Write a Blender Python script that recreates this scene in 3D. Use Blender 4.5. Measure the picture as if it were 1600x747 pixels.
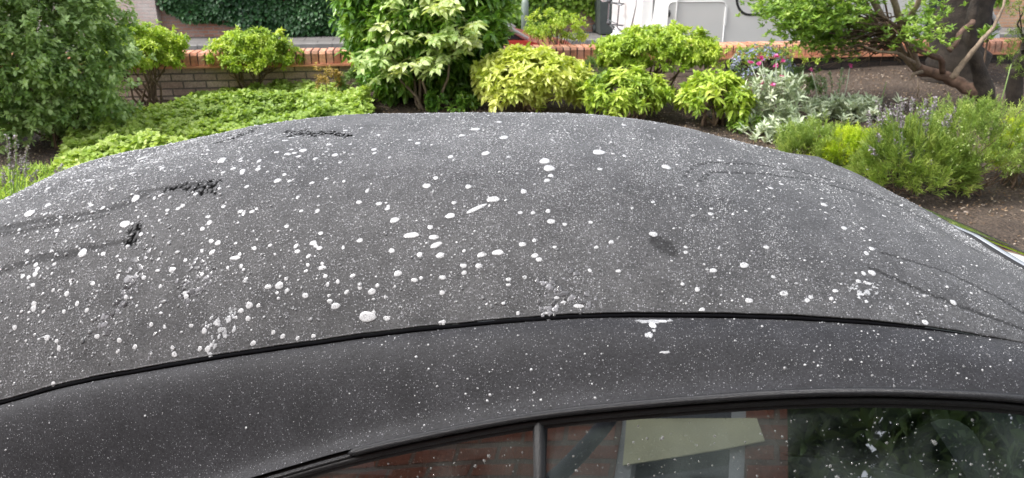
import bpy, math, random
import numpy as np
from mathutils import Vector, Matrix
random.seed(7); rng = np.random.default_rng(7)
R = math.radians
for o in list(bpy.data.objects): bpy.data.objects.remove(o)
scene = bpy.context.scene; COL = scene.collection
# ------------------------------------------------------------------ camera
F = 1256.0; H = 1.83; PIT = math.atan(473/F)
cd = bpy.data.cameras.new('camera'); cam = bpy.data.objects.new('camera', cd); COL.objects.link(cam)
cam.location = (0, 0, H); cam.rotation_euler = (math.pi/2-PIT, 0, 0)
cd.lens = F/1600*36; cd.sensor_width = 36; cd.clip_start = .05; cd.clip_end = 500
cd.dof.use_dof = True; cd.dof.focus_distance = 1.5; cd.dof.aperture_fstop = 11
scene.camera = cam
# ------------------------------------------------------------------ sky, sun, exposure
SUN_EL, SUN_AZ = 56, -105        # azimuth from +Y, negative = left
w = bpy.data.worlds.new("World"); scene.world = w; w.use_nodes = True
nt = w.node_tree; nt.nodes.clear()
sky = nt.nodes.new('ShaderNodeTexSky'); sky.sky_type = 'NISHITA'; sky.sun_disc = False
sky.sun_elevation = R(SUN_EL); sky.sun_rotation = R(SUN_AZ); sky.air_density = 1.0; sky.dust_density = 3.0
hs = nt.nodes.new('ShaderNodeHueSaturation'); hs.inputs['Saturation'].default_value = .30
bg = nt.nodes.new('ShaderNodeBackground'); bg.inputs['Strength'].default_value = .15
out = nt.nodes.new('ShaderNodeOutputWorld')
nt.links.new(sky.outputs[0], hs.inputs['Color']); nt.links.new(hs.outputs[0], bg.inputs[0]); nt.links.new(bg.outputs[0], out.inputs[0])
sl = bpy.data.lights.new('sun', 'SUN'); sl.energy = 1.2; sl.angle = R(14); sl.color = (1, .97, .93)
so = bpy.data.objects.new('sun', sl); COL.objects.link(so)
sd = Vector((math.sin(R(SUN_AZ))*math.cos(R(SUN_EL)), math.cos(R(SUN_AZ))*math.cos(R(SUN_EL)), math.sin(R(SUN_EL))))
so.rotation_euler = sd.to_track_quat('Z', 'Y').to_euler()
scene.view_settings.view_transform = 'Standard'; scene.view_settings.look = 'None'
scene.view_settings.exposure = 1.45; scene.view_settings.gamma = 1
scene.render.engine = 'CYCLES'
# ------------------------------------------------------------------ projection helpers (used to read real positions off the photo)
def ray(px, py):
    x = (px-800)/F; y = -(py-373.5)/F; c, s = math.cos(PIT), math.sin(PIT)
    return np.array([x, c+y*s, -s+y*c])
def PY(px, py, Y):
    r = ray(px, py); return r*(Y/r[1]) + [0, 0, H]
TH = math.atan(.118); CT, ST = math.cos(TH), math.sin(TH)
def st(x, y, z=0): return np.array([x*CT-y*ST, 8.62+x*ST+y*CT, z])     # street frame -> world
def PW(px, py, yo):                                                    # ray to street plane y'=yo -> (x', z)
    r = ray(px, py); n = np.array([-ST, CT, 0]); k = (yo + 8.62*CT)/(r@n); P = r*k
    return P[0]*CT+(P[1]-8.62)*ST, P[2]+H
def gz(X, Y):
    Yw = 8.62+.118*X
    base = .264+.025*np.clip(X+3.2, 0, 9)
    f = np.clip((Y-3.2)/(Yw-3.2), 0, 1)
    return .06+(base-.06)*f + .012*np.sin(X*2.3+1)*np.sin(Y*1.9) 
def G(px, py):
    r = ray(px, py); k = 1.0
    z = .15
    for i in range(30):
        k = (z-H)/r[2]; P = r*k; z = .5*z+.5*float(gz(P[0], P[1]))
    return np.array([P[0], P[1], z])
def proj(P):
    X, Y, Z = P[..., 0], P[..., 1], P[..., 2]-H; c, s = math.cos(PIT), math.sin(PIT)
    d = Y*c-Z*s; u = Y*s+Z*c
    return 800+F*X/d, 373.5-F*u/d
def snoise(P, f, seed=0):
    g = np.random.default_rng(seed); r = np.zeros(P.shape[:-1])
    for i in range(7):
        d = g.normal(size=P.shape[-1]); d *= f*g.uniform(.6, 1.6)/np.linalg.norm(d); r += np.sin(P@d+g.uniform(0, 6.3))
    return r/3.2
# ------------------------------------------------------------------ object helpers
def tag(o, label=None, cat=None, group=None, kind=None):
    if label: o['label'] = label
    if cat: o['category'] = cat
    if group: o['group'] = group
    if kind: o['kind'] = kind
    return o
def empty(name, loc, label, cat, group=None, rz=0):
    o = bpy.data.objects.new(name, None); COL.objects.link(o); o.location = [float(a) for a in loc]; o.rotation_euler = (0, 0, rz)
    o.empty_display_size = .1
    return tag(o, label, cat, group)
def mesh_np(name, V, faces_list, mat, parent=None, smooth=True, attrs=None, local=True):
    """V Nx3; faces_list: list of int arrays (each n x k)."""
    me = bpy.data.meshes.new(name); V = np.asarray(V, np.float32)
    if parent is not None and not local: V = V - np.array(parent.location, np.float32)
    fl = [np.asarray(f, np.int32) for f in faces_list if len(f)]
    me.vertices.add(len(V)); me.vertices.foreach_set('co', V.ravel())
    loops = np.concatenate([f.ravel() for f in fl]); n = sum(len(f) for f in fl)
    tot = np.concatenate([np.full(len(f), f.shape[1], np.int32) for f in fl]); start = np.concatenate([[0], np.cumsum(tot)[:-1]]).astype(np.int32)
    me.loops.add(len(loops)); me.loops.foreach_set('vertex_index', loops)
    me.polygons.add(n); me.polygons.foreach_set('loop_start', start); me.polygons.foreach_set('loop_total', tot)
    me.polygons.foreach_set('use_smooth', np.full(n, smooth))
    me.update(calc_edges=True)
    for k, (dom, arr) in (attrs or {}).items():
        a = me.attributes.new(k, 'FLOAT', dom); a.data.foreach_set('value', np.asarray(arr, np.float32))
    me.validate()
    for m in (mat if isinstance(mat, (list, tuple)) else [mat]): me.materials.append(m)
    o = bpy.data.objects.new(name, me); COL.objects.link(o)
    if parent is not None: o.parent = parent
    return o
class MB:
    def __init__(s): s.v = []; s.f = []; s.n = 0
    def add(s, V, fs):
        V = np.asarray(V, float); s.v.append(V); s.f += [tuple(i+s.n for i in f) for f in fs]; s.n += len(V); return s
    def box(s, a, b, bev=0):
        x0, y0, z0 = a; x1, y1, z1 = b
        if bev <= 0:
            return s.add([(x0,y0,z0),(x1,y0,z0),(x1,y1,z0),(x0,y1,z0),(x0,y0,z1),(x1,y0,z1),(x1,y1,z1),(x0,y1,z1)],
                     [(0,3,2,1),(4,5,6,7),(0,1,5,4),(1,2,6,5),(2,3,7,6),(3,0,4,7)])
        # top-bevelled box
        e = bev
        V = [(x0,y0,z0),(x1,y0,z0),(x1,y1,z0),(x0,y1,z0),(x0,y0,z1-e),(x1,y0,z1-e),(x1,y1,z1-e),(x0,y1,z1-e),(x0+e,y0+e,z1),(x1-e,y0+e,z1),(x1-e,y1-e,z1),(x0+e,y1-e,z1)]
        return s.add(V, [(0,3,2,1),(8,9,10,11)]+[(i,(i+1)%4,(i+1)%4+4,i+4) for i in range(4)]+[(i+4,(i+1)%4+4,(i+1)%4+8,i+8) for i in range(4)])
    def tube(s, pts, rad, n=8, cap=True):
        pts = [Vector(p) for p in pts]; rad = rad if hasattr(rad, '__len__') else [rad]*len(pts)
        V = []; up = None
        for i, p in enumerate(pts):
            t = (pts[min(i+1, len(pts)-1)]-pts[max(i-1, 0)]).normalized()
            if up is None: up = t.orthogonal().normalized()
            up = (up-t*up.dot(t)).normalized(); b = t.cross(up)
            for k in range(n):
                a = 2*math.pi*k/n; V.append(p+(up*math.cos(a)+b*math.sin(a))*rad[i])
        fs = [(i*n+k, i*n+(k+1)%n, (i+1)*n+(k+1)%n, (i+1)*n+k) for i in range(len(pts)-1) for k in range(n)]
        if cap: fs += [tuple(reversed(range(n))), tuple((len(pts)-1)*n+k for k in range(n))]
        return s.add([tuple(v) for v in V], fs)
    def poly(s, pts2, plane, y0, y1):
        """extrude a closed 2-D outline; plane 'xz' along y, 'xy' along z"""
        n = len(pts2)
        def m(p, h): return (p[0], h, p[1]) if plane == 'xz' else (p[0], p[1], h)
        V = [m(p, y0) for p in pts2]+[m(p, y1) for p in pts2]
        return s.add(V, [tuple(range(n)), tuple(reversed(range(n, 2*n)))]+[(i, i+n, (i+1)%n+n, (i+1)%n) for i in range(n)])
    def build(s, name, mat, parent=None, smooth=False, fix=True):
        me = bpy.data.meshes.new(name); V = np.concatenate(s.v); me.from_pydata(V.tolist(), [], s.f); me.materials.append(mat)
        if fix:
            import bmesh
            bm = bmesh.new(); bm.from_mesh(me); bmesh.ops.recalc_face_normals(bm, faces=bm.faces); bm.to_mesh(me); bm.free()
        if smooth: me.polygons.foreach_set('use_smooth', np.full(len(me.polygons), True))
        o = bpy.data.objects.new(name, me); COL.objects.link(o)
        if parent is not None: o.parent = parent
        return o
# ------------------------------------------------------------------ materials
def newmat(name):
    m = bpy.data.materials.new(name); m.use_nodes = True; t = m.node_tree
    b = t.nodes['Principled BSDF']; return m, t, b
def N(t, kind, **kw):
    n = t.nodes.new(kind)
    for k, v in kw.items():
        if k in ('operation', 'data_type', 'blend_type', 'feature', 'interpolation', 'attribute_name', 'distance', 'noise_dimensions', 'voronoi_dimensions'): setattr(n, k, v)
        else: n.inputs[k].default_value = v
    return n
def ramp(t, src, stops):
    r = t.nodes.new('ShaderNodeValToRGB'); e = r.color_ramp.elements
    while len(e) < len(stops): e.new(.5)
    for i, (p, c) in enumerate(stops): e[i].position = p; e[i].color = (*c, 1) if len(c) == 3 else c
    t.links.new(src, r.inputs[0]); return r
def simple(name, col, rough=.6, metal=0, spec=.5, var=.12, scale=8, bump=0, coat=0):
    m, t, b = newmat(name)
    tc = t.nodes.new('ShaderNodeTexCoord'); n = N(t, 'ShaderNodeTexNoise', Scale=scale, Detail=6); t.links.new(tc.outputs['Object'], n.inputs['Vector'])
    c0 = [max(0, c*(1-var)) for c in col]; c1 = [min(1, c*(1+var)) for c in col]
    r = ramp(t, n.outputs[0], [(.3, c0), (.7, c1)]); t.links.new(r.outputs[0], b.inputs['Base Color'])
    b.inputs['Roughness'].default_value = rough; b.inputs['Metallic'].default_value = metal; b.inputs['Specular IOR Level'].default_value = spec
    b.inputs['Coat Weight'].default_value = coat
    if bump:
        n2 = N(t, 'ShaderNodeTexNoise', Scale=scale*6, Detail=5); t.links.new(tc.outputs['Object'], n2.inputs['Vector'])
        bp = N(t, 'ShaderNodeBump', Strength=bump, Distance=.01); t.links.new(n2.outputs[0], bp.inputs['Height']); t.links.new(bp.outputs[0], b.inputs['Normal'])
    return m
def leafmat(name, stops, rough=.42, trans=.35, spec=.5):
    m, t, b = newmat(name)
    a = N(t, 'ShaderNodeAttribute', attribute_name='tone')
    r = ramp(t, a.outputs['Fac'], stops); t.links.new(r.outputs[0], b.inputs['Base Color'])
    b.inputs['Roughness'].default_value = rough; b.inputs['Specular IOR Level'].default_value = spec
    tr = t.nodes.new('ShaderNodeBsdfTranslucent'); mixc = N(t, 'ShaderNodeMix', data_type='RGBA', blend_type='MULTIPLY'); mixc.inputs[0].default_value = 1
    t.links.new(r.outputs[0], mixc.inputs[6]); mixc.inputs[7].default_value = (1.0, 1.0, .45, 1); t.links.new(mixc.outputs[2], tr.inputs[0])
    mx = t.nodes.new('ShaderNodeMixShader'); mx.inputs[0].default_value = trans
    t.links.new(b.outputs[0], mx.inputs[1]); t.links.new(tr.outputs[0], mx.inputs[2]); t.links.new(mx.outputs[0], t.nodes['Material Output'].inputs[0])
    return m
def brickmat(name, c1, c2, mortar, sc=1.0, dirt=(.5, .45, .42), dirtamt=.4, axis='xz', msize=.012, seed=0):
    m, t, b = newmat(name)
    tc = t.nodes.new('ShaderNodeTexCoord'); sep = t.nodes.new('ShaderNodeSeparateXYZ'); cmb = t.nodes.new('ShaderNodeCombineXYZ')
    t.links.new(tc.outputs['Object'], sep.inputs[0]); t.links.new(sep.outputs[0 if axis[0] == 'x' else 1], cmb.inputs[0]); t.links.new(sep.outputs[2], cmb.inputs[1])
    nz = N(t, 'ShaderNodeTexNoise', Scale=9, Detail=4); t.links.new(tc.outputs['Object'], nz.inputs[0])
    vm = N(t, 'ShaderNodeVectorMath', operation='MULTIPLY_ADD'); vm.inputs[1].default_value = (.012, .012, 0); t.links.new(nz.outputs['Color'], vm.inputs[0]); t.links.new(cmb.outputs[0], vm.inputs[2])
    br = t.nodes.new('ShaderNodeTexBrick'); t.links.new(vm.outputs[0], br.inputs['Vector'])
    br.inputs['Scale'].default_value = 1; br.inputs['Brick Width'].default_value = .225*sc; br.inputs['Row Height'].default_value = .075*sc; br.inputs['Mortar Size'].default_value = msize
    br.inputs['Mortar Smooth'].default_value = .3; br.inputs['Color1'].default_value = (*c1, 1); br.inputs['Color2'].default_value = (*c2, 1); br.inputs['Mortar'].default_value = (*mortar, 1)
    n2 = N(t, 'ShaderNodeTexNoise', Scale=1.7, Detail=9, Roughness=.7); t.links.new(tc.outputs['Object'], n2.inputs[0])
    rr = ramp(t, n2.outputs[0], [(.42, (0, 0, 0)), (.68, (1, 1, 1))])
    mx = N(t, 'ShaderNodeMix', data_type='RGBA'); t.links.new(br.outputs['Color'], mx.inputs[6]); mx.inputs[7].default_value = (*dirt, 1)
    ml = N(t, 'ShaderNodeMath', operation='MULTIPLY'); t.links.new(rr.outputs[0], ml.inputs[0]); ml.inputs[1].default_value = dirtamt; t.links.new(ml.outputs[0], mx.inputs[0])
    n3 = N(t, 'ShaderNodeTexNoise', Scale=60, Detail=5); t.links.new(tc.outputs['Object'], n3.inputs[0])
    m3 = N(t, 'ShaderNodeMix', data_type='RGBA', blend_type='MULTIPLY'); r3 = ramp(t, n3.outputs[0], [(.3, (.7, .7, .7)), (.7, (1.2, 1.2, 1.2))])
    m3.inputs[0].default_value = 1; t.links.new(mx.outputs[2], m3.inputs[6]); t.links.new(r3.outputs[0], m3.inputs[7]); t.links.new(m3.outputs[2], b.inputs['Base Color'])
    b.inputs['Roughness'].default_value = .85
    bp = N(t, 'ShaderNodeBump', Strength=.8, Distance=.008); bp.invert = True; t.links.new(br.outputs['Fac'], bp.inputs['Height']); t.links.new(bp.outputs[0], b.inputs['Normal'])
    return m
M = {}
M['soil'] = None
# ------------------------------------------------------------------ THE SETTING
def soilmat():
    m, t, b = newmat('soil'); tc = t.nodes.new('ShaderNodeTexCoord')
    n1 = N(t, 'ShaderNodeTexNoise', Scale=1.6, Detail=8, Roughness=.65); n2 = N(t, 'ShaderNodeTexNoise', Scale=38, Detail=8, Roughness=.7)
    v = N(t, 'ShaderNodeTexVoronoi', Scale=46)
    for n in (n1, n2, v): t.links.new(tc.outputs['Object'], n.inputs['Vector'])
    r1 = ramp(t, n1.outputs[0], [(.35, (.062, .042, .030)), (.68, (.135, .098, .072))])
    r2 = ramp(t, n2.outputs[0], [(.3, (.45, .45, .45)), (.72, (1.7, 1.7, 1.7))])
    mx = N(t, 'ShaderNodeMix', data_type='RGBA', blend_type='MULTIPLY'); mx.inputs[0].default_value = 1
    t.links.new(r1.outputs[0], mx.inputs[6]); t.links.new(r2.outputs[0], mx.inputs[7]); t.links.new(mx.outputs[2], b.inputs['Base Color'])
    b.inputs['Roughness'].default_value = .9
    ad = N(t, 'ShaderNodeMath', operation='ADD'); t.links.new(n2.outputs[0], ad.inputs[0]); t.links.new(v.outputs[0], ad.inputs[1])
    bp = N(t, 'ShaderNodeBump', Strength=1, Distance=.03); t.links.new(ad.outputs[0], bp.inputs['Height']); t.links.new(bp.outputs[0], b.inputs['Normal'])
    return m
M['soil'] = soilmat()
M['asphalt'] = simple('asphalt', (.11, .11, .112), .85, var=.25, scale=30, bump=.4)
M['wetdrive'] = simple('wet dark tarmac', (.035, .035, .037), .5, var=.3, scale=30, bump=.4)
M['paving'] = simple('paving', (.15, .14, .132), .8, var=.2, scale=3, bump=.3)
M['concrete'] = simple('concrete', (.20, .19, .178), .85, var=.2, scale=6, bump=.3)
def grid(x, y, zf, name, mat, **kw):
    X, Y = np.meshgrid(x, y); Z = zf(X, Y); V = np.stack([X, Y, Z], -1).reshape(-1, 3); nx = len(x); ny = len(y)
    i = np.arange(nx*ny).reshape(ny, nx); f = np.stack([i[:-1, :-1], i[:-1, 1:], i[1:, 1:], i[1:, :-1]], -1).reshape(-1, 4)
    return mesh_np(name, V, [f], mat, **kw)
xs = np.linspace(-9, 10, 240)
def bedz(X, V_):   # V_ 0..1 from near edge to the wall
    return X*0
nx, nv = 300, 120
Xg, vg = np.meshgrid(np.linspace(-9, 11, nx), np.linspace(0, 1, nv)); Yg = 2.95+vg*(8.62+.118*Xg+.05-2.95)
P2 = np.stack([Xg, Yg], -1); Zg = gz(Xg, Yg)+.014*snoise(P2, 6, 3)+.008*snoise(P2, 19, 4)
i = np.arange(nx*nv).reshape(nv, nx)
tag(mesh_np('garden_bed', np.stack([Xg, Yg, Zg], -1).reshape(-1, 3), [np.stack([i[:-1, :-1], i[:-1, 1:], i[1:, 1:], i[1:, :-1]], -1).reshape(-1, 4)], M['soil']), kind='structure')
tag(MB().add([(-90,-80,-.6),(90,-80,-.6),(90,150,-.6),(-90,150,-.6)], [(0,1,2,3)]).build('ground', M['asphalt']), kind='structure')
tag(MB().box((-14,-2.6,-.3), (14,2.94,0)).build('driveway', M['wetdrive']), kind='structure')
tag(MB().box((-14,2.94,-.3), (14,3.04,.11), .01).build('bed_kerb', M['concrete']), kind='structure')
def street_obj(mb, name, mat, parent=None, **kw):
    o = mb.build(name, mat, parent, **kw)
    if parent is None: o.location = (0, 8.62, 0); o.rotation_euler = (0, 0, TH)
    return o
tag(street_obj(MB().box((-40,.25,-.5), (45,1.75,-.29)), 'near_pavement', M['paving']), kind='structure')
tag(street_obj(MB().box((-40,1.75,-.5), (45,9.1,-.4)), 'road', M['asphalt']), kind='structure')
kb = MB()
for k in range(-40, 45): kb.box((k*.915, 9.1, -.5), (k*.915+.905, 9.23, -.285), .012)
tag(street_obj(kb, 'far_kerb', M['concrete']), kind='structure')
pv = MB()
for k in range(-50, 50):
    for j in range(3): pv.box((k*.62+(j%2)*.3, 9.24+j*.5, -.5), (k*.62+(j%2)*.3+.612, 9.24+j*.5+.492, -.30-.002*((k*7+j)%3)), .004)
tag(street_obj(pv, 'far_pavement', M['paving']), kind='structure')
# ------------------------------------------------------------------ garden wall with brick-on-edge coping
M['wall'] = brickmat('garden wall brick', (.44, .30, .24), (.56, .42, .35), (.16, .13, .11), dirt=(.22, .18, .15), dirtamt=.5, msize=.009)
M['cop'] = simple('coping brick', (.66, .29, .17), .75, var=.22, scale=5, bump=.3)
M['mortar'] = simple('mortar', (.09, .07, .06), .95, var=.2)
gw = empty('garden_wall', (0, 8.62, 0), 'low brick garden wall with orange brick coping running behind the shrubs', 'wall', rz=TH)
xw = PW(1135, 110, 0)[0]; M['walldark'] = brickmat('near-black brick', (.055, .042, .036), (.085, .062, .05), (.03, .027, .025), dirt=(.03, .03, .028), dirtamt=.6, msize=.009)  # right stretch of the wall is coloured nearly black
MB().box((-9.5,.03,-.45), (xw,.25,.575)).build('brickwork', M['wall'], gw)
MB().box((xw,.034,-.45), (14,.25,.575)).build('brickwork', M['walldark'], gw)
MB().box((-9.5,-.02,.578), (14,.30,.598)).build('tile_course', M['cop'], gw)
MB().box((-9.5,.012,.6), (14,.268,.716)).build('mortar_bed', M['mortar'], gw)
cb = MB(); x = -9.5
while x < 14:
    dz = random.uniform(-.003, .003); dy = random.uniform(-.003, .003)
    prof = [(-.002+dy, .601), (-.002+dy, .70+dz), (.018+dy, .727+dz), (.262+dy, .727+dz), (.282+dy, .70+dz), (.282+dy, .601)]
    a = x+.004; b_ = x+.070
    V = [(a+(.004 if p[1] > .61 else 0), p[0], p[1]) for p in prof]+[(b_-(.004 if p[1] > .61 else 0), p[0], p[1]) for p in prof]
    cb.add(V, [(0,1,2,3,4,5), (11,10,9,8,7,6)]+[(k, k+6, (k+1)%6+6, (k+1)%6) for k in range(6)]); x += .075
def copmat():
    m, t, b = newmat('coping brick varied'); ge = t.nodes.new('ShaderNodeNewGeometry'); tc = t.nodes.new('ShaderNodeTexCoord')
    r1 = ramp(t, ge.outputs['Random Per Island'], [(0, (.42, .17, .10)), (.3, (.60, .26, .15)), (.7, (.70, .34, .21)), (1, (.55, .27, .19))])
    n1 = N(t, 'ShaderNodeTexNoise', Scale=3.5, Detail=8, Roughness=.7); n2 = N(t, 'ShaderNodeTexNoise', Scale=30, Detail=5)
    for n in (n1, n2): t.links.new(tc.outputs['Object'], n.inputs['Vector'])
    rm = ramp(t, n1.outputs[0], [(.52, (0, 0, 0)), (.70, (.75, .75, .75))]); mx = N(t, 'ShaderNodeMix', data_type='RGBA'); t.links.new(rm.outputs[0], mx.inputs[0]); t.links.new(r1.outputs[0], mx.inputs[6]); mx.inputs[7].default_value = (.20, .17, .12, 1)
    r2 = ramp(t, n2.outputs[0], [(.3, (.7, .7, .7)), (.7, (1.25, 1.25, 1.25))]); m2 = N(t, 'ShaderNodeMix', data_type='RGBA', blend_type='MULTIPLY'); m2.inputs[0].default_value = 1
    t.links.new(mx.outputs[2], m2.inputs[6]); t.links.new(r2.outputs[0], m2.inputs[7]); t.links.new(m2.outputs[2], b.inputs['Base Color']); b.inputs['Roughness'].default_value = .75
    bp = N(t, 'ShaderNodeBump', Strength=.4, Distance=.005); t.links.new(n2.outputs[0], bp.inputs['Height']); t.links.new(bp.outputs[0], b.inputs['Normal']); return m
cop = cb.build('coping', copmat(), gw)
# ------------------------------------------------------------------ far side of the street
M['farbrick'] = brickmat('old red brick', (.36, .16, .105), (.46, .235, .16), (.33, .28, .25), dirt=(.52, .43, .39), dirtamt=.55)
M['palebrick'] = brickmat('whitened brick', (.46, .33, .29), (.52, .42, .38), (.42, .38, .35), dirt=(.58, .53, .5), dirtamt=.8)
M['warmbrick'] = brickmat('warm sandy brick', (.55, .28, .16), (.60, .36, .22), (.45, .36, .28), dirt=(.6, .42, .3), dirtamt=.5)
FW = 10.75
def far_part(mb, name, mat, parent): return mb.build(name, mat, parent)
xl = PW(252, 30, FW)[0]; xr = PW(945, 30, FW)[0]
fw = empty('boundary_wall', st(0, 0), 'old red brick boundary wall across the street partly under ivy', 'wall', rz=TH)
MB().box((xl, FW, -.35), (xr+2.5, FW+.25, 1.5)).build('brickwork', M['farbrick'], fw)
MB().box((xl, FW-.03, 1.503), (xr+2.5, FW+.28, 1.58)).build('coping', M['concrete'], fw)
gp = empty('gate_pier', st(0, 0), 'tall brick gate pier with whitened lower face beside the old wall', 'gate pier', rz=TH)
pl_, pr_ = PW(212, 45, FW-.3)[0], PW(250, 57, FW-.3)[0]
MB().box((pl_-.1, FW-.3, -.35), (pr_, FW+.2, 2.6)).build('shaft', M['palebrick'], gp)
MB().box((pl_-.16, FW-.36, 2.603), (pr_+.06, FW+.26, 2.7)).build('cap', M['concrete'], gp)
hw = empty('house_wall', st(0, 0), 'weathered brick wall behind the big shrub left of the gate pier', 'wall', rz=TH)
MB().box((pl_-6, FW+.1, -.35), (pl_-.16, FW+.35, 2.4)).build('brickwork', M['palebrick'], hw)
x0 = PW(1380, 30, FW-.2)[0]
hw2 = empty('sandy_brick_wall', st(0, 0), 'warm orange brick wall across the street beyond the van bonnet', 'wall', rz=TH)
MB().box((x0, FW-.2, -.35), (x0+8, FW+.1, 2.2)).build('brickwork', M['warmbrick'], hw2)
MB().box((x0, FW-.24, 2.203), (x0+8, FW+.14, 2.28)).build('coping', M['concrete'], hw2)
# lamp post
M['post'] = simple('grey green paint', (.20, .24, .20), .5, var=.1)
lx = PW(820, 58, 9.7)[0]
lp = empty('street_lamp', st(lx, 9.7, -.3), 'grey green steel lamp post in front of the pale ivy', 'lamp post')
MB().tube([(0,0,0),(0,0,.75),(0,0,.85)], [.085,.082,.05], 16).build('base_section', M['post'], lp, smooth=True)
MB().tube([(0,0,.85),(0,0,3),(0,0,5.2)], [.052,.045,.035], 16).build('pole', M['post'], lp, smooth=True)
MB().box((-.12,-.5,5.2),(.12,.1,5.3),.02).build('lamp_head', M['post'], lp)
# wheelie bin by the van
M['bin'] = simple('dark grey plastic', (.06, .07, .065), .5)
bx0 = PW(934, 45, FW-.75)[0]; 
bn = empty('wheelie_bin', st(bx0+.3, FW-.45, -.3), 'tall dark grey bin against the wall just left of the van', 'bin', rz=TH)
MB().add([(-.24,-.3,.03),(.24,-.3,.03),(.24,.25,.03),(-.24,.25,.03),(-.29,-.36,1.0),(.29,-.36,1.0),(.29,.34,1.0),(-.29,.34,1.0)], [(0,3,2,1),(4,5,6,7),(0,1,5,4),(1,2,6,5),(2,3,7,6),(3,0,4,7)]).build('body', M['bin'], bn)
MB().box((-.31,-.40,1.003),(.31,.38,1.07),.03).build('lid', M['bin'], bn)
for sx in (-.25, .25): MB().tube([(sx-.03,.3,.1),(sx+.03,.3,.1)], .1, 14).build('wheel', M['bin'], bn, smooth=True)
# ------------------------------------------------------------------ foliage tools
def unit(a): return a/np.maximum(np.linalg.norm(a, axis=-1, keepdims=True), 1e-9)
def leaves(P, D, L, Wd, mat, name, parent, tone, cup=.15, droop=.15, upb=0.0, g=rng, local=False):
    """P start points, D directions; one folded, curved leaf each."""
    n = len(P); D = unit(D); L = np.broadcast_to(L, n)*g.uniform(.7, 1.2, n); Wd = np.broadcast_to(Wd, n)*g.uniform(.8, 1.2, n)
    up = np.tile([0, 0, 1.], (n, 1))+g.normal(size=(n, 3))*.35
    S = unit(np.cross(D, up)); Nn = np.cross(S, D)
    def pt(a, b, c): return P+D*(a*L)[:, None]+S*(b*Wd)[:, None]+Nn*(c*L)[:, None]
    z = np.zeros(n); o = np.ones(n)
    V = np.stack([pt(z, z, z), pt(.3*o, .42*o, cup*.5*o-.02), pt(.68*o, .36*o, cup*.45*o-droop*.5), pt(o, z, -droop*o), pt(.68*o, -.36*o, cup*.45*o-droop*.5), pt(.3*o, -.42*o, cup*.5*o-.02), pt(.5*o, z, -.02*o)], 1)
    i = (np.arange(n)*7)[:, None]
    F1 = i+np.array([0, 1, 2, 6]); F2 = i+np.array([6, 2, 3, 3]); 
    Fq = np.concatenate([i+np.array([0, 1, 2, 6]), i+np.array([0, 6, 4, 5])]); Ft = np.concatenate([i+np.array([6, 2, 3]), i+np.array([6, 3, 4])])
    tn = np.concatenate([tone, tone, tone, tone])
    return mesh_np(name, V.reshape(-1, 3), [Fq, Ft], mat, parent, smooth=False, attrs={'tone': ('FACE', tn)}, local=local)
def whorls(tips, dirs, k, spread, back=0.0, L=.05, g=rng, jit=.25):
    n = len(tips); dirs = unit(dirs); a = np.tile([.3, .2, 1.], (n, 1)); a[np.abs(dirs[:, 2]) > .9] = [1, 0, .1]
    e1 = unit(np.cross(dirs, a)); e2 = np.cross(dirs, e1)
    ph = g.uniform(0, 6.28, n)[:, None]+np.arange(k)[None]*2.4+g.normal(size=(n, k))*jit; tl = spread+g.normal(size=(n, k))*.22
    D = np.cos(tl)[..., None]*dirs[:, None]+np.sin(tl)[..., None]*(np.cos(ph)[..., None]*e1[:, None]+np.sin(ph)[..., None]*e2[:, None])
    bk = (np.arange(k)/max(1, k-1))*back*g.uniform(.6, 1.2, (n, 1))
    Pp = tips[:, None]-dirs[:, None]*bk[..., None]
    return Pp.reshape(-1, 3), D.reshape(-1, 3), np.repeat(np.arange(n), k)
def crown_tips(c, rad, nb, nt, rb, g, up=.35, low=-.5, flat=1.0, surf=.75):
    """boughs on an uneven ellipsoid, shoot tips on each bough -> tips, outward directions, depth (0 centre .. 1 outside)"""
    c = np.array(c, float); rad = np.array(rad, float)
    d = unit(g.normal(size=(nb*3, 3))); d = d[d[:, 2] > low][:nb]; nb = len(d)
    rr = surf+ (1-surf)*g.random(nb)**.5 + .17*snoise(d*1.0, 3.1, int(g.integers(1e6)))
    B = c+d*rad*rr[:, None]
    e = unit(g.normal(size=(nb, nt, 3))+d[:, None]*.9+np.array([0, 0, .35])); r = rb*g.uniform(.6, 1.15, (nb, nt, 1))*g.uniform(.7, 1.25, (nb, 1, 1))*(1+.75*(g.random((nb, nt, 1)) < .10))
    T = B[:, None]+e*r*np.array([1, 1, flat]); Dd = unit(e+d[:, None]*.6+np.array([0, 0, up]))
    bt = np.repeat(g.random(nb), nt)
    return T.reshape(-1, 3), Dd.reshape(-1, 3), bt, B
def branch_mesh(base, targets, mat, parent, g, r0=.02, name='branches', sag=.1, n=6):
    mb = MB(); base = np.array(base, float); loc = np.array(parent.location)
    for T in targets:
        b0 = base+g.normal(size=3)*[.06, .06, 0]; m1 = b0*.6+T*.4+g.normal(size=3)*.05+[0, 0, -.0]; m2 = b0*.25+T*.75+g.normal(size=3)*.04
        m1[:2] = m1[:2]*.8+b0[:2]*.2
        mb.tube([tuple(q-loc) for q in (b0, m1, m2, T)], [r0, r0*.75, r0*.5, r0*.2], n, cap=False)
    return mb.build(name, mat, parent, smooth=True, fix=False)
M['bark'] = simple('brown bark', (.16, .105, .07), .9, var=.4, scale=30, bump=.6)
M['barkpale'] = simple('pale bark', (.25, .19, .135), .85, var=.3, scale=30, bump=.4)
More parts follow.
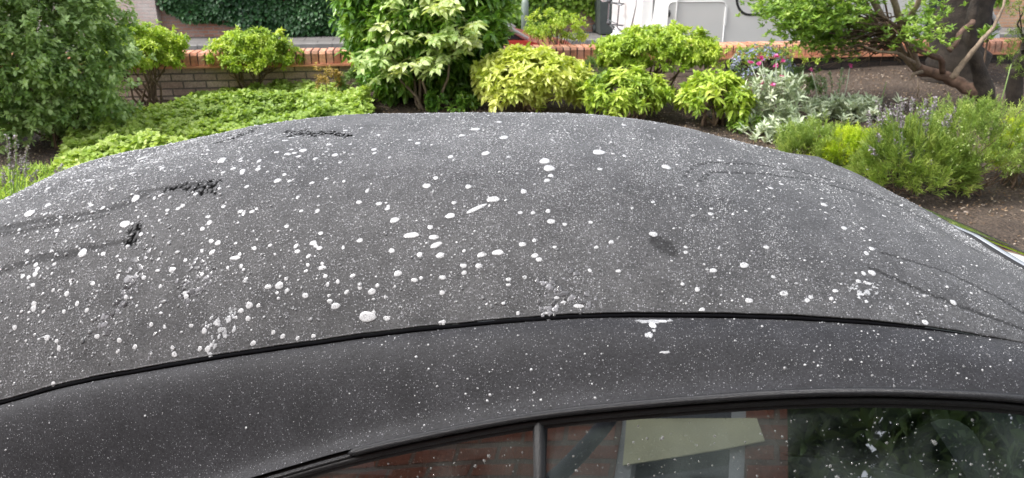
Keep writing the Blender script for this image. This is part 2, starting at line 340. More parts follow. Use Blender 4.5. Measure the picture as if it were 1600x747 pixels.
def shrub(name, label, cat, base, c, rad, nb, nt, rb, k, L, Wd, spread, mat, seed, back=.03, droop=.15, up=.35, low=-.5, flat=1., nbr=14, r0=.014, bark='bark', surf=.75, cup=.15, group=None, bw=.55, clip=None):
    g = np.random.default_rng(seed); root = empty(name, base, label, cat, group)
    T, D, bt, B = crown_tips(c, rad, nb, nt, rb, g, up, low, flat, surf)
    keep = T[:, 2] > gz(T[:, 0], T[:, 1])+.02
    if clip: keep &= clip(T)
    T, D, bt = T[keep], D[keep], bt[keep]
    P, Dl, ix = whorls(T, D, k, spread, back, L, g)
    tone = np.clip(bt[ix]*bw+g.random(len(T))[ix]*(.85-bw)+g.random(len(P))*.25, 0, 1)
    leaves(P, Dl, L, Wd, mat, 'foliage', root, tone, cup, droop, g=g)
    if nbr:
        sel = B[g.permutation(len(B))[:nbr]]; branch_mesh(base, sel, M[bark], root, g, r0)
    return root
L_ = {}
L_['darkgreen'] = leafmat('small dark green leaves', [(0, (0.11, 0.2, 0.07)), (0.5, (0.33, 0.48, 0.18)), (1, (0.6, 0.74, 0.36))], .4)
L_['ylime'] = leafmat('lime leaves', [(0, (0.11, 0.2, 0.03)), (0.35, (0.3, 0.45, 0.05)), (0.7, (0.5, 0.64, 0.09)), (1, (0.68, 0.76, 0.18))], .45)
L_['laurel'] = leafmat('laurel leaves', [(0, (0.06, 0.16, 0.03)), (0.5, (0.17, 0.34, 0.05)), (1, (0.4, 0.58, 0.1))], .28, .3, .6)
L_['pale'] = leafmat('pale young leaves', [(0, (0.327, 0.491, 0.149)), (0.5, (0.624, 0.743, 0.327)), (1, (0.85, 0.85, 0.535))], .45, .4)
L_['yellow'] = leafmat('golden leaves', [(0, (0.32, 0.44, 0.06)), (0.35, (0.62, 0.7, 0.14)), (1, (0.85, 0.87, 0.32))], .4, .35)
L_['ground'] = leafmat('ground cover leaves', [(0, (0.18, 0.3, 0.06)), (0.45, (0.42, 0.57, 0.12)), (1, (0.7, 0.78, 0.3))], .45, .4)
L_['ivy'] = leafmat('ivy leaves', [(0, (0.022, 0.069, 0.025)), (0.6, (0.049, 0.124, 0.041)), (1, (0.096, 0.206, 0.062))], .35, .2)
L_['ivylight'] = leafmat('light ivy leaves', [(0, (0.091, 0.208, 0.026)), (0.5, (0.26, 0.416, 0.052)), (1, (0.494, 0.624, 0.117))], .35, .35)
L_['silver'] = leafmat('silver leaves', [(0, (0.27, 0.351, 0.216)), (0.5, (0.486, 0.553, 0.392)), (1, (0.743, 0.783, 0.608))], .8, .15, .1)
L_['heath'] = leafmat('heath leaves', [(0, (0.09, 0.16, 0.03)), (0.5, (0.26, 0.38, 0.07)), (1, (0.5, 0.58, 0.16))], .5, .3)
L_['heathy'] = leafmat('golden heath leaves', [(0, (0.189, 0.324, 0.014)), (0.5, (0.459, 0.608, 0.027)), (1, (0.783, 0.837, 0.081))], .5, .35)
L_['grey'] = leafmat('grey green leaves', [(0, (0.084, 0.154, 0.049)), (0.5, (0.21, 0.336, 0.112)), (1, (0.378, 0.504, 0.21))], .5, .3)
L_['pine'] = leafmat('fresh green leaves', [(0, (0.09, 0.18, 0.03)), (0.5, (0.24, 0.4, 0.06)), (1, (0.46, 0.6, 0.13))], .4, .35)
L_['grass'] = leafmat('grass blades', [(0, (0.216, 0.378, 0.041)), (0.5, (0.405, 0.594, 0.081)), (1, (0.648, 0.756, 0.176))], .5, .4)
L_['pink'] = leafmat('magenta petals', [(0, (.60, .05, .30)), (.5, (.72, .10, .42)), (1, (.80, .30, .55))], .6, .3)
L_['mauve'] = leafmat('mauve flower buds', [(0, (.20, .17, .19)), (.5, (.32, .28, .32)), (1, (.46, .42, .46))], .8, .2)
L_['blue'] = leafmat('pale blue petals', [(0, (.28, .30, .55)), (.5, (.42, .43, .68)), (1, (.55, .55, .75))], .8, .2)
L_['red'] = leafmat('bronze red leaves', [(0, (.22, .09, .07)), (.5, (.36, .17, .12)), (1, (.48, .26, .18))], .5, .3)
L_['litter'] = leafmat('fallen leaf flakes', [(0, (.10, .06, .035)), (.5, (.26, .17, .10)), (.85, (.42, .32, .22)), (1, (.62, .55, .45))], .8, .1)
L_['orange'] = leafmat('orange tinged leaves', [(0, (.25, .20, .05)), (.5, (.45, .30, .08)), (1, (.55, .45, .12))], .5, .3)
# ------------------------------------------------------------------ shrubs of the bed (base pixels read off the photo)
b = G(95, 228)
shrub('evergreen_shrub', 'large dense dark green shrub with small leaves at the far left', 'shrub', b, b+[-.26, .1, .92], (.78, .70, .98), 760, 9, .13, 9, .046, .032, 1.25, L_['darkgreen'], 11, back=.08, up=.9, low=-.95, r0=.012, nbr=8, surf=.6)
b = G(235, 168)
shrub('azalea_shrub', 'yellow green shrub with bare lower stems beside the dark evergreen', 'shrub', b, b+[-.05, 0, .52], (.42, .35, .26), 120, 10, .085, 8, .046, .022, 1.1, L_['ylime'], 12, low=-.35, flat=.5, surf=.45)
b = G(398, 150)
shrub('azalea_shrub', 'rounded yellow green shrub in front of the exposed brick wall', 'shrub', b, b+[.02, 0, .42], (.44, .35, .25), 130, 10, .08, 8, .046, .022, 1.1, L_['ylime'], 13, low=-.4, flat=.55, nbr=22, surf=.4)
b = st(-.95, -.55, 0); b[2] = gz(b[0], b[1])
shrub('laurel_bush', 'tall glossy green laurel bush rising above the coping', 'bush', b, b+[-.02, .12, .95], (.86, .55, 1.12), 620, 7, .13, 7, .115, .048, 1.0, L_['laurel'], 14, back=.07, droop=.3, low=-.9, r0=.02, nbr=8, up=.1, surf=.62)
b = G(655, 172)
ps = empty('pale_leaved_shrub', b, 'open shrub with cream and pale green leaves on slender bare stems', 'shrub')
g = np.random.default_rng(15); Yp = b[1]
pix = [(640,20),(690,15),(610,45),(660,45),(705,45),(730,60),(600,80),(650,75),(690,80),(715,40),(590,100),(625,105),(668,100),(610,115),(650,112),(690,100),(705,65),(640,60),(670,25),(600,60),(725,30),(630,5),(700,2),(660,-10),(680,60),(618,70),(592,78),(655,95)]
T = np.array([PY(a+g.uniform(-5, 5), c_+g.uniform(-4, 4), Yp+g.uniform(-.3, .1)) for a, c_ in pix])
TT = (T[:, None]+g.normal(size=(len(T), 7, 3))*[.075, .075, .035]).reshape(-1, 3); 
P, D, ix = whorls(TT, np.tile([0, -.15, 1.], (len(TT), 1)), 7, 1.55, .0, .1, g)
leaves(P, D, .100, .052, L_['pale'], 'foliage', ps, np.clip(np.repeat(g.random(len(T)), 7)[ix]*.6+g.random(len(P))*.4, 0, 1), .1, .35, g=g)
for chain in ([(672,176),(650,150),(628,128),(618,112),(612,85)], [(668,176),(650,160),(648,130),(640,100),(640,60)], [(664,172),(668,150),(660,128),(672,100),(668,50)], [(670,172),(688,150),(700,122),(702,95),(715,60)], [(655,165),(656,140),(655,110),(690,60),(700,30)]):
    pts = [PY(a, c_, Yp+.1*g.uniform(-1, 1)*(k_ > 0)) for k_, (a, c_) in enumerate(chain)]; pts[0][2] -= .1
    MB().tube([tuple(q-b) for q in pts], [.017, .014, .012, .009, .005], 8).build('stem', M['barkpale'], ps, smooth=True)
b = G(830, 172)
shrub('golden_shrub', 'bright yellow leaved rounded shrub right of the pale open shrub', 'shrub', b, b+[.0, 0, .24], (.46, .36, .27), 135, 6, .075, 7, .080, .038, 1.25, L_['yellow'], 16, up=.7, droop=.12, low=-.3, surf=.7, r0=.01)
b = G(868, 120)
shrub('azalea_shrub', 'straggly green and brown shrub behind the golden shrub at the coping', 'shrub', b, b+[0, .0, .50], (.36, .22, .20), 55, 9, .07, 6, .036, .017, 1.1, L_['ylime'], 17, flat=.6, surf=.3, nbr=26, r0=.008)
b = G(940, 152)
shrub('feathery_shrub', 'soft grey green feathery clump between the golden shrub and the azalea', 'shrub', b, b+[0, 0, .20], (.18, .15, .22), 70, 7, .06, 8, .035, .004, .5, L_['grey'], 18, back=.03, low=-.2, nbr=5, r0=.005)
b = G(1005, 165)
rt = shrub('spreading_azalea', 'wide yellow green shrub arching over dark bare stems before the van', 'shrub', b, b+[.10, .0, .47], (.58, .40, .26), 190, 10, .09, 8, .048, .022, 1.1, L_['ylime'], 19, flat=.45, low=-.35, surf=.35, nbr=14, r0=.016)
b = G(985, 190)
shrub('rhododendron', 'low yellow green rhododendron in front of the spreading azalea', 'shrub', b, b+[-.02, 0, .20], (.34, .26, .22), 55, 5, .08, 8, .085, .03, 1.15, L_['ylime'], 20, droop=.3, low=-.1, surf=.6)
b = G(1004, 180)
shrub('bronze_sapling', 'small plant with dull red star shaped leaves by the roof edge', 'plant', b, b+[0, -.05, .14], (.11, .08, .05), 9, 4, .04, 6, .065, .018, 1.3, L_['red'], 21, droop=.35, nbr=4, r0=.005)
b = G(1122, 195)
shrub('rhododendron', 'broad leaved yellow green rhododendron left of the pink flowers', 'shrub', b, b+[-.03, 0, .17], (.31, .26, .20), 46, 4, .08, 7, .10, .040, 1.2, L_['ylime'], 22, droop=.3, low=-.1, surf=.55)
b = G(1165, 205)
shrub('seedling_plant', 'small bright green plant on soil beside the roof edge', 'plant', b, b+[0, 0, .06], (.14, .1, .05), 14, 4, .03, 6, .06, .024, 1.2, L_['pine'], 23, nbr=3, r0=.004)
# small deciduous bits by the laurel foot
b = G(690, 172)
shrub('seedling_plant', 'low green seedling at the foot of the pale leaved shrub', 'plant', b, b+[.12, 0, .07], (.26, .12, .07), 24, 4, .04, 6, .065, .034, 1.2, L_['laurel'], 24, nbr=3, r0=.004)
b = G(548, 158)
shrub('tall_weed', 'upright narrow leaved green weed at the left foot of the laurel', 'plant', b, b+[0, 0, .16], (.10, .08, .14), 16, 5, .04, 7, .055, .014, .9, L_['grey'], 25, nbr=5, r0=.004)
b = G(518, 160)
shrub('orange_sapling', 'small orange tinged sapling at the end of the ground cover', 'plant', b, b+[0, 0, .22], (.12, .09, .10), 18, 5, .04, 6, .035, .015, 1.1, L_['orange'], 26, nbr=8, r0=.004)
# silver pink-flowered campions and lamb's ears
def campion(label, basepx, h, rad, nros, seed, flowers, cat='flowering plant'):
    g = np.random.default_rng(seed); b = G(*basepx); root = empty('silver_campion', b, label, cat, 'silver leaved plants')
    t = b+np.stack([g.normal(size=nros)*rad*.5, g.normal(size=nros)*rad*.4, g.uniform(.02, h, nros)], -1)
    P, D, ix = whorls(t, np.tile([0, 0, 1.], (nros, 1))+g.normal(size=(nros, 3))*.25, 10, .85, .06, .08, g)
    leaves(P, D, .080, .024, L_['silver'], 'foliage', root, np.clip(g.random(nros)[ix]*.5+g.random(len(P))*.5, 0, 1), .1, .2, g=g)
    mb = MB(); fp = []
    for fx, fy in flowers:
        q = PY(fx, fy, b[1]+g.uniform(-.12, .12)); fp.append(q); q0 = b+[(q-b)[0]*.5, 0, h*.4]
        MB().tube([tuple(q0-b), tuple((q0*.5+q*.5)+[.01, 0, .02]-b), tuple(q-b)], .004, 5).build('stem', M['ss'], root, smooth=True)
    if flowers:
        for q in fp:
            P, D, ix = whorls(np.array([q]), np.array([[0, -.45, 1.]]), 5, 1.25, 0, .02, g)
            P2, D2, i2 = whorls(np.array([q+[0, 0, .004]]), np.array([[0, -.45, 1.]]), 5, .9, 0, .02, g)
            leaves(np.concatenate([P, P2]), np.concatenate([D, D2]), .028, .03, L_['pink'], 'flower', root, g.random(10), .05, .05, g=g)
    return root
M['ss'] = simple('silver stem', (.40, .44, .33), .8)
campion('tall silver leaved plant topped with magenta flowers', (1212, 200), .46, .30, 110, 31, [(1190,92),(1213,89),(1222,97),(1172,98),(1186,101),(1212,104),(1191,131),(1221,121),(1207,134),(1235,132),(1240,137)])
campion('low silver clump on the soil below the magenta flowers', (1222, 218), .16, .30, 60, 32, [])
campion('broad woolly silver clump with upright seed spikes in bare soil', (1300, 184), .17, .34, 80, 33, [(1267,110),(1328,103)])
campion('woolly silver clump nearest the bare soil below the tree', (1345, 182), .16, .28, 60, 34, [])
# seed spikes of the woolly clump (part of it is enough as separate plants)
def spikes(name, label, cat, root_px, tops, mat_sp, seed, r=.010, hl=.09, stemmat=None, group=None, n=26):
    g = np.random.default_rng(seed); b = G(*root_px); root = empty(name, b, label, cat, group); mb = MB(); Ps = []; Ds = []
    for tx, ty, dy in tops:
        q = PY(tx, ty, b[1]+dy); q0 = b+[(q[0]-b[0])*.45+g.normal()*.02, dy*.6, .0]
        mid = q0*.45+q*.55+[0, 0, .03]; MB().tube([tuple(q0-b), tuple(mid-b), tuple(q-b)], .0028, 4, cap=False).build('stem', stemmat or M['gs'], root, smooth=True, fix=False)
        ax = unit(q-mid); u_ = g.uniform(-hl, .0, n)[:, None]
        leaves(q+ax*u_+g.normal(size=(n, 3))*r*.35, unit(g.normal(size=(n, 3))+ax*.9), r*1.6, r*1.0, mat_sp, 'flower_spike', root, g.random(n), .2, .1, g=g)
    return root
M['gs'] = simple('green stem', (.22, .32, .10), .6)
spikes('seed_spikes', 'pale upright seed spikes behind the woolly silver clump', 'plant', (1300, 165), [(1273,105,0),(1282,118,0),(1296,112,.1),(1316,106,0),(1320,120,.05),(1290,126,0)], L_['silver'], 35, r=.016, hl=.16, n=40)
b = G(1250, 165)
shrub('blue_flowered_plant', 'low green plant with pale blue flowers between the silver clumps', 'plant', b, b+[0, .1, .18], (.22, .15, .16), 40, 6, .05, 6, .035, .016, 1.0, L_['grey'], 36, nbr=4, r0=.004)
g = np.random.default_rng(37); bl = bpy.data.objects['blue_flowered_plant']
for kx, ky in ((1258,128),(1266,135),(1170,108),(1180,118),(1160,132),(1195,112),(1250,132),(1275,160),(1205,100)):
    pass
b = G(1180, 172)
fl = shrub('lilac_flowered_plant', 'hazy lilac flowered plant behind the magenta flowers', 'plant', b, b+[.02, .0, .36], (.26, .16, .20), 50, 6, .06, 6, .026, .012, 1.0, L_['grey'], 38, nbr=8, r0=.004)
T, D, bt, B = crown_tips(b+[.02, -.03, .40], (.27, .17, .22), 46, 4, .05, g)
P, D, ix = whorls(T, D, 5, 1.1, 0, .02, g); leaves(P, D, .02, .014, L_['blue'], 'flower', fl, g.random(len(P)), g=g)
b = G(1190, 130)
shrub('lime_sprig', 'sprays of small lime leaves against the coping behind pink flowers', 'plant', b, b+[.05, .0, .28], (.55, .12, .10), 34, 6, .05, 5, .03, .018, 1.2, L_['ylime'], 39, nbr=14, r0=.005, surf=.2)
# heaths and lavender at the lower right
def heath(label, basepx, c, rad, mat, seed, nb=120, nt=9, L=.028, Wd=.005, name='heath_shrub', k=14, rb=.07):
    b = G(*basepx); return shrub(name, label, 'shrub', b, b+np.array(c), rad, nb, nt, rb, k, L, Wd, .62, L_[mat], seed, back=.075, up=1.1, low=-.25, nbr=26, r0=.006, surf=.55, group='heath shrubs')
heath('small dark olive heath with dead flower heads beside the roof edge', (1275, 252), (0, 0, .10), (.30, .26, .16), 'heath', 41)
heath('bright golden green heath left of the lavender', (1335, 262), (.02, 0, .12), (.30, .26, .17), 'heathy', 42, nb=110)
heath('tall green heath with cream buds right of the lavender', (1505, 300), (-.03, .05, .30), (.38, .34, .30), 'heath', 43, nb=125)
heath('vivid yellow green heath at the right edge of the bed', (1590, 290), (.10, 0, .22), (.26, .26, .27), 'heathy', 44, nb=110)
b = G(1425, 300)
lv = shrub('lavender_bush', 'spiky green lavender bush with faded mauve flower spikes', 'lavender', b, b+[0, 0, .15], (.40, .32, .28), 200, 8, .07, 8, .055, .005, .4, L_['heath'], 45, back=.05, up=1.2, low=-.2, nbr=16, r0=.006, surf=.5)
g = np.random.default_rng(46); mb = MB(); Ps = []; Ds = []
for k in range(64):
    tx = g.uniform(1352, 1500) if k > 20 else g.uniform(1370, 1455); ty = g.uniform(170, 262) if k > 34 else g.uniform(152, 195)
    dy = g.uniform(-.25, .3); q = PY(tx, ty, b[1]+dy); q0 = b+[(q[0]-b[0])*.55, dy*.6, .12]; mid = q0*.4+q*.6+[0, 0, .02]
    MB().tube([tuple(q0-b), tuple(mid-b), tuple(q-b)], .0022, 4, cap=False).build('stem', M['gs'], lv, smooth=True, fix=False); ax = unit(q-mid)
    n = 34; u_ = g.uniform(-.085, 0, n)[:, None]
    leaves(q+ax*u_+g.normal(size=(n, 3))*.005, unit(g.normal(size=(n, 3))+ax*1.2), .018, .012, L_['mauve'], 'flower_spike', lv, g.random(n), .2, .1, g=g)
# small cream buds on the green heath
th = [o for o in bpy.data.objects if o.get('label', '').startswith('tall green heath')][0]; b = np.array(th.location)
T, D, bt, B = crown_tips(b+[-.03, .02, .27], (.37, .33, .28), 90, 3, .05, g, low=-.2)
P, D, ix = whorls(T, D, 4, .9, 0, .01, g); leaves(P, D, .011, .008, L_['pale'], 'bud', th, g.random(len(P)), g=g)
# lavender + grass at left
b = G(20, 320)
spikes('lavender_plant', 'sparse lavender stems leaning at the far left edge', 'lavender', (12, 330), [(11,212,0),(24,214,0),(27,238,.05),(43,230,.05),(34,245,0),(15,240,0),(44,255,-.05),(98,257,.0),(57,268,.08),(5,268,0),(20,262,.05),(36,250,.1),(100,264,.1)], L_['mauve'], 51, r=.014, hl=.10, n=34)
# lawn-like grass clump
g = np.random.default_rng(52); n = 9000; gx = g.uniform(-4.4, -2.2, n); gy = g.uniform(4.1, 5.9, n); keep = (gy < 5.75+.15*np.sin(gx*5))
gx, gy = gx[keep], gy[keep]; P = np.stack([gx, gy, gz(gx, gy)], -1); D = np.stack([g.normal(size=len(gx))*.5, g.normal(size=len(gx))*.5, np.ones(len(gx))], -1)
o = leaves(P, D, .10, .009, L_['grass'], 'grass', None, g.random(len(gx)), .1, .35, g=g); tag(o, 'bright yellow green grass at the lower left behind the roof', 'grass', kind='stuff')
# ground cover
g = np.random.default_rng(53)
poly = np.array([(85,275),(140,330),(240,300),(350,270),(460,240),(590,215),(575,160),(520,150),(440,148),(360,146),(300,165),(230,185),(150,200),(110,235)], float)
def inpoly(x, y, pg):
    c = np.zeros(len(x), bool); j = len(pg)-1
    for i in range(len(pg)):
        a = ((pg[i, 1] > y) != (pg[j, 1] > y)) & (x < (pg[j, 0]-pg[i, 0])*(y-pg[i, 1])/(pg[j, 1]-pg[i, 1]+1e-9)+pg[i, 0]); c ^= a; j = i
    return c
wp = np.array([G(a, c_)[:2] for a, c_ in poly]); X = g.uniform(wp[:, 0].min(), wp[:, 0].max(), 40000); Y = g.uniform(wp[:, 1].min()-.2, wp[:, 1].max(), 40000)
wp2 = wp.copy(); ok = inpoly(X, Y, wp2); X, Y = X[ok][:9500], Y[ok][:9500]
hgt = .12+.10*snoise(np.stack([X, Y], -1), 5, 9)+.03*snoise(np.stack([X, Y], -1), 17, 10)
T = np.stack([X, Y, gz(X, Y)+np.clip(hgt, .04, .3)*g.uniform(.5, 1.1, len(X))], -1)
P, D, ix = whorls(T, np.tile([0, -.2, 1.], (len(T), 1))+g.normal(size=(len(T), 3))*.25, 6, 1.15, .03, .05, g)
cl = (snoise(T[:, :2], 3, 12)*.3+.5)
o = leaves(P, D, .046, .040, L_['ground'], 'ground_cover', None, np.clip(cl[ix]*.55+g.random(len(T))[ix]*.35+g.random(len(P))*.25-.08, 0, 1), .12, .2, g=g)
tag(o, 'light green leafy ground cover spreading below the brick wall', 'ground cover', kind='stuff')
# litter and stones on the soil
g = np.random.default_rng(54); n = 26000; X = g.uniform(-4, 8, n); Y = g.uniform(4, 9.2, n); ok = Y < 8.55+.118*X; X, Y = X[ok], Y[ok]
P = np.stack([X, Y, gz(X, Y)+.012], -1); D = np.stack([g.normal(size=len(X)), g.normal(size=len(X)), g.normal(size=len(X))*.25], -1)
o = leaves(P, D, .022, .012, L_['litter'], 'leaf_litter', None, g.random(len(X))**1.5, .1, .1, g=g); tag(o, 'brown fallen leaves and chips scattered over the bare soil', 'leaf litter', kind='stuff')
n = 2600; X = g.uniform(1, 8, n); Y = g.uniform(3.6, 8.8, n); ok = Y < 8.5+.118*X; X, Y = X[ok], Y[ok]; n = len(X)
ico = np.array([(1,0,0),(-1,0,0),(0,1,0),(0,-1,0),(0,0,1),(0,0,-1)], float); icf = np.array([(0,2,4),(2,1,4),(1,3,4),(3,0,4),(2,0,5),(1,2,5),(3,1,5),(0,3,5)])
sz = .006+.010*g.random(n)**3; V = (ico[None]*g.uniform(.6, 1.2, (n, 6, 1))*sz[:, None, None]*[1, 1, .7])+np.stack([X, Y, gz(X, Y)+.008], -1)[:, None]
o = mesh_np('stones', V.reshape(-1, 3), [(icf[None]+(np.arange(n)*6)[:, None, None]).reshape(-1, 3)], simple('small stones', (.33, .27, .22), .85, var=.4, scale=3), smooth=True)
tag(o, 'small pale stones and clods lying in the soil', 'stones', kind='stuff')
# ------------------------------------------------------------------ trees at the right
def tpts(chain, Y):
    r = []
    for c_ in chain: r.append(PY(c_[0], c_[1], Y+(c_[2] if len(c_) > 2 else 0)))
    return r
M['bark2'] = simple('dark furrowed bark', (.040, .031, .024), .95, var=.5, scale=14, bump=1.0)
M['barkred'] = simple('reddish bark', (.14, .085, .06), .85, var=.45, scale=22, bump=.7)
M['cut'] = simple('cut wood', (.42, .26, .16), .8, var=.2, scale=30)
def limb(root, pts, rad, mat, name='limb', n=10):
    b = np.array(root.location); P = [np.array(p) for p in pts]; Q = [P[0]]; Rr = [rad[0]]; g = np.random.default_rng(len(P)*7+int(abs(P[0][0])*100))
    for i in range(len(P)-1):
        for k in (1, 2, 3, 4):
            f = k/4; j = g.normal(size=3)*rad[i]*(.07 if n > 15 else .13) if k < 4 else 0
            Q.append(P[i]*(1-f)+P[i+1]*f+j); Rr.append((rad[i]*(1-f)+rad[i+1]*f)*g.uniform(.9, 1.14))
    return MB().tube([tuple(q-b) for q in Q], Rr, n).build(name, M[mat], root, smooth=True, fix=False)
Yt = 8.3
b = PY(1480, 150, Yt+.25); b[2] = gz(b[0], b[1])
tr = empty('large_tree', b, 'thick dark trunked tree standing against the garden wall', 'tree')
t0 = b
limb(tr, [b-[0, 0, .1], b+[0, 0, .3], b+[.03, 0, .9], b+[.0, .05, 1.8], b+[-.1, 0, 3.0]], [.34, .26, .245, .25, .2], 'bark2', 'trunk', 18)
g = np.random.default_rng(61)
for k in range(7):
    a = k*.9; d = np.array([math.cos(a), math.sin(a), .35]); limb(tr, [b+[0, .05, 2.1+.12*k], b+[0, .05, 2.3+.12*k]+d*.8, b+[0, 0, 2.6+.12*k]+d*1.6], [.09, .06, .02], 'bark2', 'limb', 8)
T, D, bt, B = crown_tips(b+[0, .1, 3.2], (2.0, 1.5, .95), 420, 7, .22, g)
P, D, ix = whorls(T, D, 7, 1.0, .08, .08, g); leaves(P, D, .085, .035, L_['ivy'], 'crown', tr, np.clip(bt[ix]*.6+g.random(len(P))*.4, 0, 1), .1, .25, g=g)
# gnarled leaning tree with foliage to the left
b = G(1560, 178)
gt = empty('gnarled_tree', b, 'low gnarled leaning tree with twisted pruned limbs and fresh green foliage to its left', 'tree')
Yg_ = b[1]
J = PY(1434, 108, Yg_+.3)
limb(gt, [b-[0, 0, .1], PY(1535,148,Yg_+.05), PY(1500,130,Yg_+.15), PY(1470,118,Yg_+.2), J], [.085, .07, .055, .05, .05], 'barkred', 'trunk', 14)
limb(gt, [J, PY(1410,85,Yg_+.3), PY(1392,50,Yg_+.3), PY(1372,15,Yg_+.2), PY(1350,-40,Yg_+.2)], [.045, .04, .036, .032, .026], 'barkpale', 'limb', 12)
limb(gt, [J, PY(1422,72,Yg_+.2), PY(1410,45,Yg_+.2), PY(1400,10,Yg_+.1), PY(1388,-40,Yg_)], [.042, .038, .033, .03, .024], 'barkpale', 'limb', 12)
limb(gt, [PY(1408,42,Yg_+.2), PY(1425,22,Yg_+.1), PY(1436,0,Yg_), PY(1440,-40,Yg_-.1)], [.03, .026, .022, .02], 'barkpale', 'limb', 10)
limb(gt, [PY(1428,98,Yg_+.2), PY(1400,82,Yg_), PY(1370,80,Yg_), PY(1345,70,Yg_)], [.02, .014, .01, .006], 'barkpale', 'twig', 6)
limb(gt, [PY(1440,112,Yg_+.2), PY(1427,116,Yg_+.1), PY(1422,125,Yg_+.1)], [.02, .016, .007], 'barkpale', 'twig', 6)
limb(gt, [PY(1473,112,Yg_+.15), PY(1470,92,Yg_+.1), PY(1448,84,Yg_), PY(1425,76,Yg_)], [.028, .024, .022, .025], 'barkred', 'pruned_stub', 10)
limb(gt, [PY(1540,155,Yg_), PY(1526,100,Yg_), PY(1516,60,Yg_), PY(1517,30,Yg_), PY(1524,0,Yg_), PY(1528,-40,Yg_)], [.08, .06, .05, .045, .035, .03], 'bark2', 'limb', 12)
limb(gt, [PY(1521,33,Yg_-.05), PY(1502,50,Yg_-.1), PY(1493,68,Yg_-.15), PY(1482,79,Yg_-.15)], [.024, .022, .024, .026], 'barkred', 'pruned_stub', 10)
limb(gt, [PY(1487,122,Yg_-.1), PY(1505,98,Yg_-.1), PY(1530,68,Yg_-.15), PY(1553,42,Yg_-.1), PY(1568,10,Yg_-.1), PY(1575,-30,Yg_)], [.028, .024, .02, .016, .012, .008], 'barkpale', 'limb', 8)
g = np.random.default_rng(62); tw = MB(); bb = np.array(gt.location)
starts = [PY(1392,50,Yg_+.3), PY(1410,45,Yg_+.2), PY(1380,30,Yg_+.2), PY(1400,70,Yg_+.3)]
tips = []
cpx = [(1205,5),(1228,22),(1255,30),(1283,30),(1300,35),(1275,5),(1310,20),(1215,12),(1240,20),(1262,8),(1245,45),(1275,40),(1290,18),(1310,50),(1265,52),(1300,56),(1330,30),(1325,8),(1225,0),(1290,-15),(1250,-20),(1340,-20),(1285,70),(1325,68),(1365,-25),(1440,40),(1445,15),(1430,55)]
for a, c_ in cpx:
    q = PY(a, c_, Yg_+g.uniform(-.3, .4)); s0 = starts[g.integers(4)]; m1 = s0*.5+q*.5+g.normal(size=3)*.06
    tw.tube([tuple(s0-bb), tuple(m1-bb), tuple(q-bb)], [.012, .008, .004], 5, cap=False); tips.append(q)
for k in range(90):
    s0 = starts[g.integers(4)]; q = PY(g.uniform(1265, 1435), g.uniform(15, 108), Yg_+g.uniform(-.2, .3)); m1 = s0*.5+q*.5+g.normal(size=3)*.05
    tw.tube([tuple(s0-bb), tuple(m1-bb), tuple(q-bb)], [.007, .005, .002], 4, cap=False)
tw.build('twigs', M['bark'], gt, smooth=True, fix=False)
tips = np.array(tips); TT = (tips[:, None]+g.normal(size=(len(tips), 62, 3))*[.115, .14, .07]).reshape(-1, 3)
TT = TT[TT[:, 2] > 0]; P, D, ix = whorls(TT, np.tile([-.2, -.1, 1.], (len(TT), 1))+g.normal(size=(len(TT), 3))*.3, 8, 1.1, .02, .05, g)
leaves(P, D, .050, .022, L_['pine'], 'crown', gt, np.clip(g.random(len(TT))[ix]*.6+g.random(len(P))*.4, 0, 1), .1, .1, g=g)
# second tree at right frame edge
b = G(1572, 182)
b = G(1590, 165)
t3 = empty('conifer', b, 'dark stemmed tree with sparse needles cut by the right frame edge', 'tree')
limb(t3, [b-[0, 0, .1], PY(1585,120,b[1]), PY(1604,80,b[1]), PY(1612,30,b[1]), PY(1616,-60,b[1])], [.08, .07, .06, .05, .04], 'bark2', 'trunk', 12)
g = np.random.default_rng(63); cc = np.array([PY(a, c_, b[1]+g.uniform(-.2, .2)) for a, c_ in ((1590,55),(1596,75),(1582,92),(1600,45),(1600,100),(1612,60),(1592,8),(1605,5),(1625,80),(1640,30))])
TT = (cc[:, None]+g.normal(size=(10, 16, 3))*.06).reshape(-1, 3); P, D, ix = whorls(TT, g.normal(size=(len(TT), 3)), 9, .9, .03, .04, g)
leaves(P, D, .045, .006, L_['heath'], 'crown', t3, g.random(len(P))*.7, g=g)
tw = MB(); bb = np.array(t3.location)
for q in cc: tw.tube([tuple(PY(1606, 75, b[1])-bb), tuple(q*.5+PY(1606, 75, b[1])*.5+g.normal(size=3)*.04-bb), tuple(q-bb)], [.012, .008, .003], 5, cap=False)
tw.build('twigs', M['bark2'], t3, smooth=True, fix=False)
